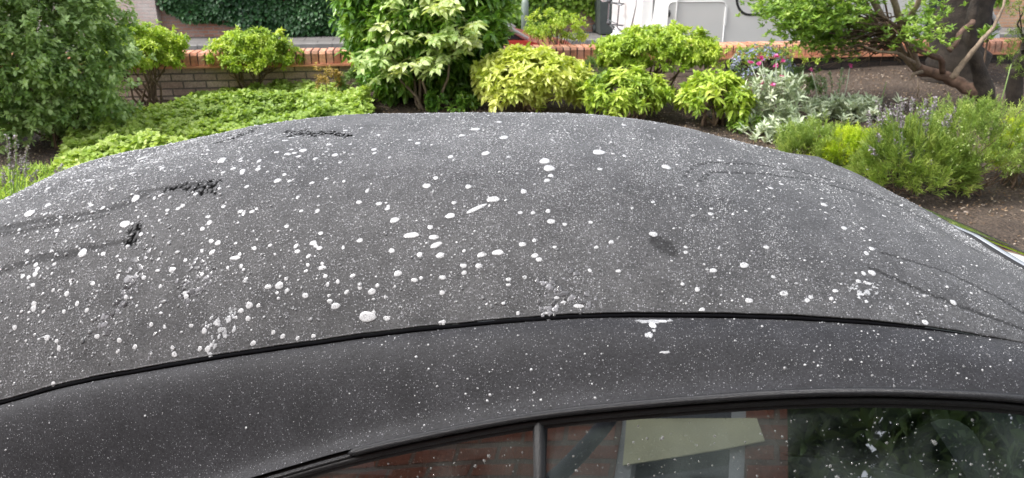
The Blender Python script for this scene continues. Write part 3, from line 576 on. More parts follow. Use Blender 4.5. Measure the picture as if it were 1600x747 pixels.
# glossy young laurel sprig in front of the right wall, plus dry stalks
b = G(1530, 140)
q = PY(1545, 52, b[1]); sp = empty('laurel_sprig', b, 'fresh green leafy sprig above the coping near the right edge', 'plant')
g = np.random.default_rng(64); TT = q+g.normal(size=(9, 3))*[.05, .03, .04]; P, D, ix = whorls(TT, np.tile([0, -.1, 1.], (9, 1)), 6, 1.0, .03, .05, g)
leaves(P, D, .10, .036, L_['laurel'], 'foliage', sp, .4+.6*g.random(len(P)), g=g); limb(sp, [b, b*.5+q*.5, q], [.012, .01, .007], 'bark')
b = G(1405, 165)
for px_, base_, top_, lab in ((0, (1372, 165), (1385, 128), 'thin green flower stalk bare and upright in dark soil'), (1, (1433, 152), (1434, 124), 'short dry brown stick standing in the soil under the leaning trunk'), (2, (1553, 190), (1580, 100), 'tall pale weed stalk beside the foot of the gnarled tree')):
    bb = G(*base_); o = MB().tube([(0, 0, -.02), tuple((PY(top_[0], top_[1], bb[1])-bb)*.5+[.01, 0, 0]), tuple(PY(top_[0], top_[1], bb[1])-bb)], [.007, .005, .003], 6).build('stalk', M['gs'] if px_ != 1 else M['barkpale'], smooth=True)
    o.location = bb; tag(o, lab, 'stalk')
# ------------------------------------------------------------------ ivy on the far wall
def ivy(name, label, pg, yo, mat, seed, n, L, Wd, bulge, tone0=0.):
    g = np.random.default_rng(seed); pw = np.array([PW(a, c_, yo) for a, c_ in pg])
    X = g.uniform(pw[:, 0].min(), pw[:, 0].max(), n*5); Z = g.uniform(pw[:, 1].min(), pw[:, 1].max(), n*5); ok = inpoly(X, Z, pw); X, Z = X[ok][:n], Z[ok][:n]
    q = np.stack([X, Z], -1); dp = bulge*(.55+.45*snoise(q, 5, seed))*g.uniform(.3, 1, len(X))
    root = empty(name, st(0, 0), label, 'climbing plant')
    Pw = np.array([st(x, yo-.01-max(d, .01), z) for x, d, z in zip(X, dp, Z)])
    D = np.stack([g.normal(size=len(X))*.5, -.6+g.normal(size=len(X))*.2, -.6+g.normal(size=len(X))*.3], -1)
    leaves(Pw, D, L, Wd, mat, 'foliage', root, np.clip(tone0+.5*g.random(len(X))+.35*(snoise(q, 2.5, seed+1)*.5+.5), 0, 1), .1, .2, g=g)
    # woody runners behind the leaves
    mb = MB()
    for k in range(14):
        x = g.uniform(pw[:, 0].min(), pw[:, 0].max()); z = g.uniform(pw[:, 1].min(), pw[:, 1].max()); p = [st(x, yo-.015, z)]
        for j in range(4): x += g.normal()*.15; z += .3; p.append(st(x, yo-.015, z))
        if inpoly(np.array([p[0][0]*CT+(p[0][1]-8.62)*ST]), np.array([p[0][2]]), pw)[0]: mb.tube([tuple(np.array(v)-st(0, 0)) for v in p], .012, 5, cap=False)
    if mb.v: mb.build('stem', M['bark'], root, smooth=True, fix=False)
    return root
ivy('ivy', 'dense dark green ivy hanging over the old red brick wall', [(250,-90),(252,4),(262,14),(282,22),(284,30),(330,33),(375,37),(392,50),(440,52),(520,52),(620,52),(620,-90)], FW, L_['ivy'], 71, 13000, .11, .09, .35)
ivy('ivy', 'light green ivy and creeper hanging beside the lamp post', [(700,-90),(700,55),(760,52),(800,48),(835,52),(858,52),(872,48),(872,34),(896,22),(906,12),(918,20),(930,30),(938,36),(940,8),(950,0),(950,-90)], FW, L_['ivylight'], 72, 6500, .12, .10, .45)
ivy('ivy', 'small green sprig hanging on the warm orange wall', [(1548,-20),(1550,5),(1560,8),(1570,2),(1570,-20)], FW-.2, L_['ivylight'], 73, 120, .12, .1, .2)
# ------------------------------------------------------------------ camper van
M['vanwhite'] = simple('white van paint', (.80, .80, .79), .3, var=.03, scale=2, coat=.4)
M['vangrey'] = simple('pale grey van side', (.66, .66, .64), .35, var=.03, scale=2, coat=.3)
M['vansill'] = simple('grey plastic trim', (.35, .36, .36), .5)
M['blk'] = simple('black plastic', (.02, .02, .022), .45)
M['glassdk'] = simple('dark tinted glass', (.02, .025, .035), .06, spec=.8, var=.05)
M['alu'] = simple('anodised tube', (.22, .23, .24), .35, metal=.8)
M['redlens'] = simple('red lens', (.5, .03, .03), .2, coat=.5)
M['tyre'] = simple('tyre rubber', (.02, .02, .02), .8)
vx = PW(1034, 60, 1.95)[0]; VZ = -.4
vn = empty('camper_van', st(vx, 1.95, VZ), 'white and pale grey motorhome parked behind the garden wall', 'camper van', rz=TH)
VL = PW(1562, 50, 1.95)[0]-vx
def loft(mb, secs):
    n = len(secs[0]); V = [p for s_ in secs for p in s_]
    mb.add(V, [(i*n+k, i*n+(k+1)%n, (i+1)*n+(k+1)%n, (i+1)*n+k) for i in range(len(secs)-1) for k in range(n)]+[tuple(range(n)), tuple(reversed(range((len(secs)-1)*n, len(secs)*n)))])
# living body: rounded-corner plan, extruded up with a slightly raked rear
def plan(x0, x1, y0, y1, r, n=6):
    pts = []
    for cx, cy, a0 in ((x0+r, y0+r, 180), (x1-r, y0+r, 270), (x1-r, y1-r, 0), (x0+r, y1-r, 90)):
        for k in range(n+1): a = R(a0+90*k/n); pts.append((cx+r*math.cos(a), cy+r*math.sin(a)))
    return pts
mb = MB(); secs = []
for z, dx in ((.42, -.10), (.60, -.16), (.85, -.14), (.93, -.08), (1.5, -.02), (2.3, .1), (2.75, .25), (2.85, .45)):
    secs.append([(x, y, z) for x, y in plan(dx, VL-1.15, 0, 2.25, .13)])
loft(mb, secs); mb.build('body', M['vanwhite'], vn, smooth=False)
# near side skin panels (proud of the shell)
MB().box((.19, -.012, .47), (VL-1.2, -.002, 2.5)).build('side_panel', M['vangrey'], vn)
# garage door outlines
def px2v(px, py, yo=1.95):
    x, z = PW(px, py, yo); return x-vx, z-VZ
gx0, gz1 = px2v(1044, 3); gx1, _ = px2v(1134, 3); _, gz0 = px2v(1060, 108)
def rrect(x0, x1, z0, z1, r, n=5):
    pts = []
    for cx, cz, a0 in ((x1-r, z1-r, 0), (x0+r, z1-r, 90), (x0+r, z0+r, 180), (x1-r, z0+r, 270)):
        for k in range(n+1): a = R(a0+90*k/n); pts.append((cx+r*math.cos(a), cz+r*math.sin(a)))
    return pts
gd = MB().poly(rrect(gx0, gx1, gz0, gz1, .06), 'xz', -.016, -.0125).build('garage_door', M['vangrey'], vn)
pts = [(p[0], -.018, p[1]) for p in rrect(gx0, gx1, gz0, gz1, .06)]; MB().tube(pts+[pts[0]], .008, 6).build('door_seal', M['vanwhite'], gd, smooth=True)
lx_, lz_ = px2v(1045, 21); MB().tube([(lx_+.0, -.024, lz_-.045), (lx_, -.026, lz_), (lx_, -.024, lz_+.045)], [.006, .018, .006], 8).build('lock', M['blk'], gd, smooth=True)
hx, hz_ = px2v(1135, 25); MB().box((gx1-.005, -.03, hz_-.12), (gx1+.022, -.0165, hz_+.13)).build('hinge', M['vanwhite'], gd)
# black swoosh stripe
sx0, sz0 = px2v(1150, 3); sx1, sz1 = px2v(1170, 23); sx2, _ = px2v(1330, 23)
cv = [(sx0, sz0+.5), (sx0, sz0+.06)]+[(sx0+(sx1-sx0)*(1-math.cos(a)), sz0+.06-(sz0+.06-sz1)*math.sin(a)) for a in np.linspace(.2, math.pi/2, 7)]+[(sx2, sz1)]
outl = []; inn = []
for k, p in enumerate(cv):
    a = cv[max(k-1, 0)]; c_ = cv[min(k+1, len(cv)-1)]; d = unit(np.array([c_[0]-a[0], c_[1]-a[1]])); nrm = np.array([-d[1], d[0]])*.016
    outl.append(tuple(np.array(p)+nrm)); inn.append(tuple(np.array(p)-nrm))
MB().poly(outl+inn[::-1], 'xz', -.0165, -.0125).build('stripe', M['blk'], vn)
for a, c_ in ((1147, -2), (1175, -2)):
    q = px2v(a, c_); MB().box((q[0], -.018, q[1]), (q[0]+.2, -.0125, q[1]+.03)).build('stripe', M['blk'], vn)
# vents low on the side
for a in (1138, 1168):
    q = px2v(a, 71); MB().box((q[0], -.03, q[1]-.02), (q[0]+.11, -.0125, q[1]+.02), .004).build('vent', M['vanwhite'], vn)
q0 = px2v(1217, 68); q1 = px2v(1252, 52); mb = MB()
for k in range(6): z = q0[1]+(q1[1]-q0[1])*k/5; mb.box((q0[0], -.026, z-.006), (q1[0], -.0125, z+.004))
mb.build('louvre', M['vanwhite'], vn)
# seams down the side
for a in (1262, 1375): q = px2v(a, 40); MB().box((q[0], -.0145, .5), (q[0]+.008, -.0125, 2.4)).build('panel_joint', M['vansill'], vn)
q = px2v(1018, 40); MB().tube([(.17, -.03, .62), (.165, -.03, 1.5), (.19, -.02, 2.4)], .012, 8).build('awning_rail', M['vanwhite'], vn, smooth=True)
for z in (.98, 1.16): MB().box((.15, -.045, z), (.19, -.02, z+.03)).build('clip', M['vanwhite'], vn)
# cab: dark glazing, bonnet, pillar
xc = VL-1.15
mb = MB(); loft(mb, [[(x, y, z) for x, z in ((xc-.02, .35), (VL-.05, .35), (VL+.08, .75), (VL+.02, 1.0), (VL-.75, 1.95), (xc-.02, 2.1))] for y in (.03, 2.15)]); mb.build('cab', M['vanwhite'], vn)
MB().poly([(xc+.05, .9), (VL-.18, .93), (VL-.02, 1.04), (VL-.75, 1.88), (xc+.05, 1.95)], 'xz', .012, .026).build('cab_window', M['glassdk'], vn)
MB().poly([(xc+.05, .36), (VL-.1, .36), (VL-.08, .88), (xc+.05, .86)], 'xz', .016, .028).build('cab_door', M['glassdk'], vn)
MB().tube([(VL+.01, .02, 1.03), (VL-.37, .02, 1.5), (VL-.76, .02, 1.96)], .03, 8).build('windscreen_pillar', M['vangrey'], vn, smooth=True)
MB().add([(VL+.035,.08,1.01),(VL+.035,2.1,1.01),(VL-.72,2.1,1.95),(VL-.72,.08,1.95)], [(0,1,2,3)]).build('windscreen', M['glassdk'], vn)
for x in (.95, VL-.85):
    for y in (.03, 2.0):
        wl = MB().tube([(x, y, .33), (x, y+.2, .33)], .33, 24).build('wheel', M['tyre'], vn, smooth=False); MB().tube([(x, y-.006, .33), (x, y+.1, .33)], .19, 18).build('rim', M['alu'], wl)
# rear: moulded bumper, tail light, bike rack
mb = MB(); secs = []
for z, e in ((.38, .20), (.45, .28), (.62, .31), (.72, .26), (.80, .16)):
    secs.append([(x, y, z) for x, y in plan(-e, .25, -.01, 2.26, .12)])
loft(mb, secs); mb.build('rear_bumper', M['vanwhite'], vn)
tl = MB().box((-.30, 2.10, .60), (-.2, 2.272, .72), .02).build('tail_light', M['redlens'], vn); MB().box((-.30, -.02, .60), (-.2, .12, .70), .02).build('tail_light', M['redlens'], vn)
MB().box((-.20, .3, .95), (-.06, 2.0, 1.9)).build('rear_panel', M['vanwhite'], vn)
mb = MB()
mb.tube([(-.20, .62, 2.0), (-.205, .60, 1.35), (-.21, .82, .98)], .012, 8)
mb.build('panel_seam', M['vansill'], vn, smooth=True)
mb = MB()
for y in (1.15, 1.75):
    mb.tube([(-.10, y, 2.1), (-.28, y, 1.9), (-.32, y, 1.0), (-.2, y, .9)], .011, 8)
mb.tube([(-.32, .95, 1.32), (-.32, 2.2, 1.32)], .011, 8); mb.tube([(-.30, 1.15, 1.6), (-.30, 1.75, 1.6)], .009, 8)
mb.tube([(-.32, 1.15, 1.05), (-.32, 1.75, 1.05)], .009, 8)
for y, z in ((1.2, 1.32), (1.2, 1.62), (1.7, 1.62), (1.2, 1.02)): mb.tube([(-.22, y, z), (-.42, y-.02, z+.02), (-.46, y-.1, z+.04)], .013, 6)
mb.v = mb.v; rk = mb.build('bike_rack', M['alu'], vn, smooth=True)
for y, z in ((1.2, 1.32), (1.2, 1.62), (1.18, 1.02)): MB().tube([(-.46, y-.12, z+.04), (-.46, y-.02, z+.05)], .022, 8).build('clamp', M['blk'], rk, smooth=True)
MB().tube([(-.30, 2.2, 1.32), (-.24, 2.26, 1.32)], .045, 12).build('clamp', M['vanwhite'], rk, smooth=True)
# ------------------------------------------------------------------ red car behind the laurel
M['red'] = simple('red car paint', (.45, .04, .03), .3, coat=.8, var=.04)
q = PW(822, 64, 2.3); cx0 = q[0]
rc = empty('red_car', st(cx0, 2.3, -.4), 'red parked car mostly hidden behind the laurel', 'car', rz=TH)
side = [(-2.1,.25),(.9,.25),(.95,.5),(.85,.72),(.05,.92),(-2.05,.95),(-2.15,.6)]
mb = MB(); loft(mb, [[(x, y, z) for x, z in side] for y in (0, 1.7)]); mb.build('body', M['red'], rc)
mb = MB(); loft(mb, [[(x, y, z) for x, z in ((.02,.925),(-.75,1.38),(-1.5,1.4),(-2.0,.95))] for y in (.14, 1.56)]); mb.build('cabin_glass', M['glassdk'], rc)
mb = MB(); loft(mb, [[(x, y, z) for x, z in ((-.78,1.384),(-.85,1.42),(-1.4,1.44),(-1.5,1.404))] for y in (.16, 1.54)]); mb.build('roof', M['red'], rc)
for y in (.12, 1.58): MB().tube([(.04, y, .93), (-.38, y, 1.18), (-.8, y, 1.4)], .03, 8).build('windscreen_pillar', M['vansill'], rc, smooth=True)
for x in (.35, -1.6):
    for y in (-.01, 1.52): wl = MB().tube([(x, y, .3), (x, y+.19, .3)], .3, 22).build('wheel', M['tyre'], rc); MB().tube([(x, y-.006, .3), (x, y+.1, .3)], .18, 14).build('rim', M['alu'], wl)
# ------------------------------------------------------------------ THE CONVERTIBLE (local axes: x forward, y towards the far side)
CY = R(-6.5)
car = empty('convertible_car', (0, 1.5, 0), 'parked convertible with a rain beaded dark grey fabric roof filling the foreground', 'car', rz=CY)
cA, cB = np.array([math.cos(CY), math.sin(CY)]), np.array([-math.sin(CY), math.cos(CY)])
def c2w(P):
    P = np.asarray(P, float); o = np.empty_like(P); o[..., 0] = P[..., 0]*cA[0]+P[..., 1]*cB[0]; o[..., 1] = 1.5+P[..., 0]*cA[1]+P[..., 1]*cB[1]; o[..., 2] = P[..., 2]; return o
W = .46
ZS = np.array([(-2.0,.86),(-1.6,.93),(-1.2,1.0),(-.786,1.125),(-.701,1.156),(-.624,1.180),(-.497,1.211),(-.382,1.239),(-.235,1.270),(-.137,1.291),(-.041,1.307),(.052,1.322),(.143,1.334),(.188,1.338),(.32,1.345),(.406,1.348),(.491,1.348),(.574,1.346),(.658,1.340),(.741,1.330),(.95,1.30)])
HT = np.array([(-.60,.80,1.29),(-.46,.87,1.30),(-.3,.925,1.295),(-.2,.93,1.29),(-.1,.905,1.288),(0,.875,1.297),(.1,.835,1.312),(.2,.795,1.322),(.3,.755,1.333),(.4,.712,1.338),(.46,.69,1.335),(.6,.62,1.32)])
KH = np.array([(-2,.12),(-1.6,.17),(-1.3,.217),(-1.1,.217),(-.9,.27),(-.7,.3),(-.5,.269),(-.3,.253),(-.1,.227),(.1,.194),(.3,.163),(.5,.127),(.7,.081),(.95,.06)])
KH = np.array([(-2,.12),(-1.6,.17),(-1.3,.217),(-1.1,.217),(-.9,.27),(-.7,.30),(-.5,.269),(-.3,.253),(-.1,.227),(.1,.194),(.3,.163),(.5,.127),(.7,.075),(.95,.05)])
KS = np.array([-2,-1.6,-1.3,-1.1,-.9,-.7,-.5,-.3,-.1,.1,.3,.5,.7,.95]); KV = np.array([.217,.217,.217,.27,.3,.269,.253,.227,.194,.163,.127,.081,.06,.04])
def sm(x, xs, ys):     # smoothed interpolation
    r = 0
    for d, w_ in ((-.05, .2), (-.025, .2), (0, .2), (.025, .2), (.05, .2)): r = r+w_*np.interp(x+d, xs, ys)
    return r
def zseam(s): return sm(s, ZS[:, 0], ZS[:, 1])
def smax(t): return sm(t, HT[:, 0], HT[:, 1])
def roofz(s, t):
    sx = smax(t); zh = sm(t, HT[:, 0], HT[:, 2]); c = 1-np.abs(t/W)**3.2
    zf = zseam(s)+sm(s, KS, KV)*c; zm = zseam(sx)+sm(sx, KS, KV)*c
    q = np.clip((sx-s)/.45, 0, 1); z = zf-(1-q)**2*(zm-zh)
    return z
def fold(s, t):      # gentle slack of the cloth between the bows, creases near the ends
    P = np.stack([s, t], -1)
    e = .0035*snoise(P*[1, .6], 9, 81)+.0012*snoise(P*[1, 1], 26, 82)
    fr = np.clip((s-.35)/.4, 0, 1); u_ = t*55+s*70+2*np.sin(s*8+t*3); e = e+fr*.0010*np.sin(u_)*np.clip((t+.1)*3, 0, 1)
    rr = np.clip((-.45-s)/.3, 0, 1); e = e+rr*.0016*np.sin(t*38-s*26+2*np.sin(s*6))
    b_ = -.0025*np.exp(-((s+.25-.05*t)/.012)**2)-.002*np.exp(-((s-.38)/.012)**2)
    edge = np.clip((W-np.abs(t))/.06, 0, 1)
    return (e+b_*.0)*edge
ns, nt_ = 1150, 430
uu = np.concatenate([np.linspace(0, .24, 60, endpoint=False), np.linspace(.24, 1, ns-60)]); tt = W*np.sin(np.linspace(-1, 1, nt_)*math.pi/2)*.5+W*np.linspace(-1, 1, nt_)*.5
Tg, Ug = np.meshgrid(tt, uu); Sg = -1.9+Ug*(smax(Tg)+1.9); Zr = roofz(Sg, Tg)+fold(Sg, Tg)
RL = np.stack([Sg, Tg, Zr], -1); RW = c2w(RL); RPX, RPY = proj(RW)
dS = np.gradient(RL, axis=0); dT = np.gradient(RL, axis=1); RN = unit(np.cross(dS, dT)); RN *= np.sign(RN[..., 2:3])
RNW = RN.copy(); RNW[..., 0] = RN[..., 0]*cA[0]+RN[..., 1]*cB[0]; RNW[..., 1] = RN[..., 0]*cA[1]+RN[..., 1]*cB[1]
vis = ((RW-[0, 0, H])*RNW).sum(-1) < 0
RPXm = np.where(vis, RPX, 1e6)
def on_roof(px, py):
    d = (RPXm-px)**2+(RPY-py)**2; i = np.unravel_index(np.argmin(d), d.shape); return RL[i], RN[i]
# wetness map: soaked patches and drain streaks; shade of cloth folds also painted as streaks
wet = np.zeros(Sg.shape)
streaks = [([(1072,275),(1085,258),(1110,254),(1180,257),(1250,268),(1330,290),(1400,320),(1450,345)], .0035), ([(1095,282),(1112,269),(1190,271),(1260,280),(1340,300),(1420,325)], .0035),
           ([(1150,252),(1230,262),(1300,282)], .002), ([(1380,395),(1480,425),(1560,465),(1600,490)], .0022), ([(1360,418),(1430,450),(1500,478),(1600,515)], .0025), ([(1400,330),(1470,360),(1540,400)], .002), ([(1300,300),(1310,330)], .002),
           ([(0,357),(60,345),(130,335),(190,322),(228,303)], .0042), ([(0,366),(80,352),(160,338)], .003), ([(0,424),(60,405),(120,396)], .0042), ([(60,400),(140,388),(215,372)], .003),
           ([(180,318),(220,300),(262,292),(330,283)], .003), ([(1022,372),(1032,379),(1046,388)], .0045), ([(1022,378),(1033,386),(1048,396)], .0045), ([(1030,376),(1045,382),(1054,394)], .0045), ([(207,360),(208,378)], -.0036), ([(262,296),(285,290),(300,298),(310,288),(325,297),(338,285)], -.0034),
           ([(450,205),(480,210),(505,207),(545,212)], -.005), ([(360,212),(385,208),(400,200)], -.005), ([(340,222),(365,216),(395,205)], -.005), ([(455,212),(475,204),(492,213),(520,206),(540,214)], -.0045), ([(318,300),(327,284),(336,296)], -.0036), ([(200,378),(212,366),(216,352)], -.0034), ([(232,300),(238,288),(250,282)], .002)]
nzS = snoise(np.stack([Sg, Tg*.6], -1), 480, 91)*.6+snoise(np.stack([Sg, Tg], -1), 900, 92)*.5
for pl, wd in streaks:
    rag = wd < 0; wd = abs(wd)
    pts = []
    for (a, b1), (c_, d1) in zip(pl[:-1], pl[1:]):
        m_ = max(2, int(math.hypot(c_-a, d1-b1)/6))
        for k in range(m_): pts.append((a+(c_-a)*k/m_, b1+(d1-b1)*k/m_))
    pts.append(pl[-1])
    for (a, b1) in pts:
        P_, _ = on_roof(a, b1); i0 = np.abs(uu-(P_[0]+1.9)/(smax(P_[1])+1.9)).argmin(); r_ = 22; sl_ = slice(max(0, i0-r_), i0+r_)
        dd = np.hypot(Sg[sl_]-P_[0], Tg[sl_]-P_[1]); wet[sl_] = np.maximum(wet[sl_], np.clip((1.9-dd/(wd*1.05)+(2.2*nzS[sl_] if rag else .35*nzS[sl_])), 0, 1)*(1. if rag else (.55 if pl[0][0] > 1000 else .45)))
Zr2 = Zr-.0008*wet; RL2 = np.stack([Sg, Tg, Zr2], -1)
def fabric(name, base, sheen, beadamt, scale=1.0):
    m, t, b = newmat(name); tc = t.nodes.new('ShaderNodeTexCoord')
    n1 = N(t, 'ShaderNodeTexNoise', Scale=3.2, Detail=5, Roughness=.6); n2 = N(t, 'ShaderNodeTexNoise', Scale=300, Detail=5, Roughness=.75)
    v = N(t, 'ShaderNodeTexVoronoi', Scale=330*scale, Randomness=1.0); n4 = N(t, 'ShaderNodeTexNoise', Scale=20, Detail=5, Roughness=.65)
    for n in (n1, n2, v, n4): t.links.new(tc.outputs['Object'], n.inputs['Vector'])
    r1 = ramp(t, n1.outputs[0], [(.3, [c*.8 for c in base]), (.7, [c*1.2 for c in base])])
    # tiny beads: voronoi cells with random size
    sep = t.nodes.new('ShaderNodeSeparateColor'); t.links.new(v.outputs['Color'], sep.inputs[0])
    th = N(t, 'ShaderNodeMath', operation='MULTIPLY_ADD'); t.links.new(sep.outputs[0], th.inputs[0]); th.inputs[1].default_value = .55; th.inputs[2].default_value = -.22+beadamt
    sb = N(t, 'ShaderNodeMath', operation='SUBTRACT'); t.links.new(th.outputs[0], sb.inputs[0]); t.links.new(v.outputs['Distance'], sb.inputs[1])
    rb = ramp(t, sb.outputs[0], [(0, (0, 0, 0)), (.08, (1, 1, 1))])
    at = N(t, 'ShaderNodeAttribute', attribute_name='wet'); inv = N(t, 'ShaderNodeMath', operation='SUBTRACT'); inv.inputs[0].default_value = 1; t.links.new(at.outputs['Fac'], inv.inputs[1])
    bm_ = N(t, 'ShaderNodeMath', operation='MULTIPLY'); t.links.new(rb.outputs[0], bm_.inputs[0]); t.links.new(inv.outputs[0], bm_.inputs[1])
    bm2 = N(t, 'ShaderNodeMath', operation='MULTIPLY'); t.links.new(bm_.outputs[0], bm2.inputs[0]); bm2.inputs[1].default_value = .8
    wc = N(t, 'ShaderNodeMix', data_type='RGBA'); t.links.new(at.outputs['Fac'], wc.inputs[0]); t.links.new(r1.outputs[0], wc.inputs[6]); wc.inputs[7].default_value = (base[0]*.10, base[1]*.10, base[2]*.10, 1)
    mc = N(t, 'ShaderNodeMix', data_type='RGBA'); t.links.new(bm2.outputs[0], mc.inputs[0]); t.links.new(wc.outputs[2], mc.inputs[6]); mc.inputs[7].default_value = (.26, .26, .28, 1)
    rg = ramp(t, n2.outputs[0], [(.34, (.45, .45, .45)), (.66, (1.65, 1.65, 1.65))]); mg = N(t, 'ShaderNodeMix', data_type='RGBA', blend_type='MULTIPLY'); mg.inputs[0].default_value = 1
    t.links.new(mc.outputs[2], mg.inputs[6]); t.links.new(rg.outputs[0], mg.inputs[7]); r4 = ramp(t, n4.outputs[0], [(.32, (.72, .72, .73)), (.68, (1.25, 1.25, 1.25))]); m4 = N(t, 'ShaderNodeMix', data_type='RGBA', blend_type='MULTIPLY'); m4.inputs[0].default_value = 1; t.links.new(mg.outputs[2], m4.inputs[6]); t.links.new(r4.outputs[0], m4.inputs[7]); t.links.new(m4.outputs[2], b.inputs['Base Color'])
    sl_ = N(t, 'ShaderNodeMath', operation='MULTIPLY'); t.links.new(inv.outputs[0], sl_.inputs[0]); sl_.inputs[1].default_value = .25; t.links.new(sl_.outputs[0], b.inputs['Specular IOR Level'])
    sh_ = N(t, 'ShaderNodeMath', operation='MULTIPLY'); t.links.new(inv.outputs[0], sh_.inputs[0]); sh_.inputs[1].default_value = sheen; t.links.new(sh_.outputs[0], b.inputs['Sheen Weight'])
    rr = N(t, 'ShaderNodeMath', operation='MULTIPLY_ADD'); t.links.new(bm_.outputs[0], rr.inputs[0]); rr.inputs[1].default_value = -.4; rr.inputs[2].default_value = .62; t.links.new(rr.outputs[0], b.inputs['Roughness'])
    b.inputs['Sheen Weight'].default_value = sheen; b.inputs['Sheen Roughness'].default_value = .5; b.inputs['Specular IOR Level'].default_value = .25
    ad = N(t, 'ShaderNodeMath', operation='MULTIPLY_ADD'); t.links.new(bm_.outputs[0], ad.inputs[0]); ad.inputs[1].default_value = .8; t.links.new(n2.outputs[0], ad.inputs[2])
    bp = N(t, 'ShaderNodeBump', Strength=.55, Distance=.0015); t.links.new(ad.outputs[0], bp.inputs['Height']); t.links.new(bp.outputs[0], b.inputs['Normal'])
    return m
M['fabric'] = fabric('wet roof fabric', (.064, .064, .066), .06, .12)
M['fabricside'] = fabric('roof side fabric', (.023, .023, .026), .05, .0)  # same cloth as the top, with side shade put into a darker base
M['rubber'] = simple('black rubber', (.008, .008, .009), .5, var=.2, scale=90, bump=.25)
M['gap'] = simple('black seam cord', (.004, .004, .005), .95, spec=.05)
M['trim'] = simple('grained trim', (.018, .018, .020), .24, var=.2, scale=200, bump=.35)
i = np.arange(ns*nt_).reshape(ns, nt_); ff = np.stack([i[:-1, :-1], i[1:, :-1], i[1:, 1:], i[:-1, 1:]], -1).reshape(-1, 4)
roof = mesh_np('fabric_roof', RL2.reshape(-1, 3), [ff], M['fabric'], car, attrs={'wet': ('POINT', wet.ravel())})
# folded-under hem along the near seam and header
se = np.linspace(-1.9, float(smax(-W)), 400); zr_ = roofz(se, np.full(400, -W))
def strip(rows, name, mat, parent, smooth=True, attrs=None):
    A = np.array(rows); k, n = A.shape[:2]; i = np.arange(k*n).reshape(k, n); f = np.stack([i[:-1, :-1], i[:-1, 1:], i[1:, 1:], i[1:, :-1]], -1).reshape(-1, 4)
    return mesh_np(name, A.reshape(-1, 3), [f], mat, parent, smooth, attrs)
lump = .0003*np.sin(se*61)+.0002*np.sin(se*143+1)
hem = [[(s, -W-a, z+b_+l) for s, z, l in zip(se, zr_, lump)] for a, b_ in ((-.0005, .0003), (.0015, -.0004), (.002, -.002), (.0, -.004))]
strip(hem, 'roof_hem', M['fabric'], car)
MB().tube([(s, -W-.0035, z-.0065+l) for s, z, l in zip(se[::3], zr_[::3], lump[::3])], .0029, 8).build('seam_piping', M['gap'], car, smooth=True)
# side band between the seam and the window rim
WN = np.array([(-2.0,.60),(-1.5,.68),(-1.0,.80),(-.7,.925),(-.5,1.015),(-.304,1.095),(-.157,1.155),(-.059,1.187),(.041,1.218),(.138,1.242),(.2,1.253),(.259,1.264),(.398,1.286),(.499,1.297),(.599,1.301),(.697,1.301),(.85,1.285),(.95,1.26)])
def zwin(s): return sm(s, WN[:, 0], WN[:, 1])
s2 = np.linspace(-1.9, .9, 420); rows = []
for v_ in np.linspace(0, 1, 46):
    prof_t = -W-.001-.111*v_**.9; q_ = min(1, v_/.86); d_ = (3*q_*q_-2*q_**3)*.86+.14*v_
    z1 = zseam(s2)-.009; z0 = zwin(s2)+.006; z = z1*(1-d_)+z0*d_; Pq = np.stack([s2, np.full(420, v_)], -1)
    bul = .012*math.sin(math.pi*v_)*(v_ < 1); nz = .0035*snoise(Pq*[1, .6], 8, 83)*math.sin(math.pi*v_)
    rows.append(np.stack([s2, prof_t-.5*bul+0*s2, z+bul+nz], -1))
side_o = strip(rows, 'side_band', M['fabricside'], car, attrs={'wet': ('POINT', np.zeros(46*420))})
SL = np.array(rows)
# window rim beads: front piece from the joint forwards, thinner rear piece
def bead(s0, s1, dt, dz, r, name, mat, n=10, taper=False, k=120):
    q = np.linspace(s0, s1, k); rr = [r*(min(1, .35+abs(a-s0)/.012) if taper else 1) for a in q]
    return MB().tube([(a, -W-.112-dt, float(zwin(a))-dz) for a in q], rr, n).build(name, mat, car, smooth=True)
bead(-.165, .93, .002, -.001, .0056, 'rim_moulding', M['trim'], 14, True, 200); bead(-1.9, -.16, .000, .005, .0038, 'rim_moulding', M['trim'])
bead(-1.9, .93, .000, .0115, .0050, 'rubber_seal', M['rubber'], 10); bead(-1.9, .93, -.003, .0185, .0056, 'rubber_seal', M['rubber'], 10)
bead(-1.9, .93, -.010, .008, .0085, 'rim_channel', M['rubber'], 8)
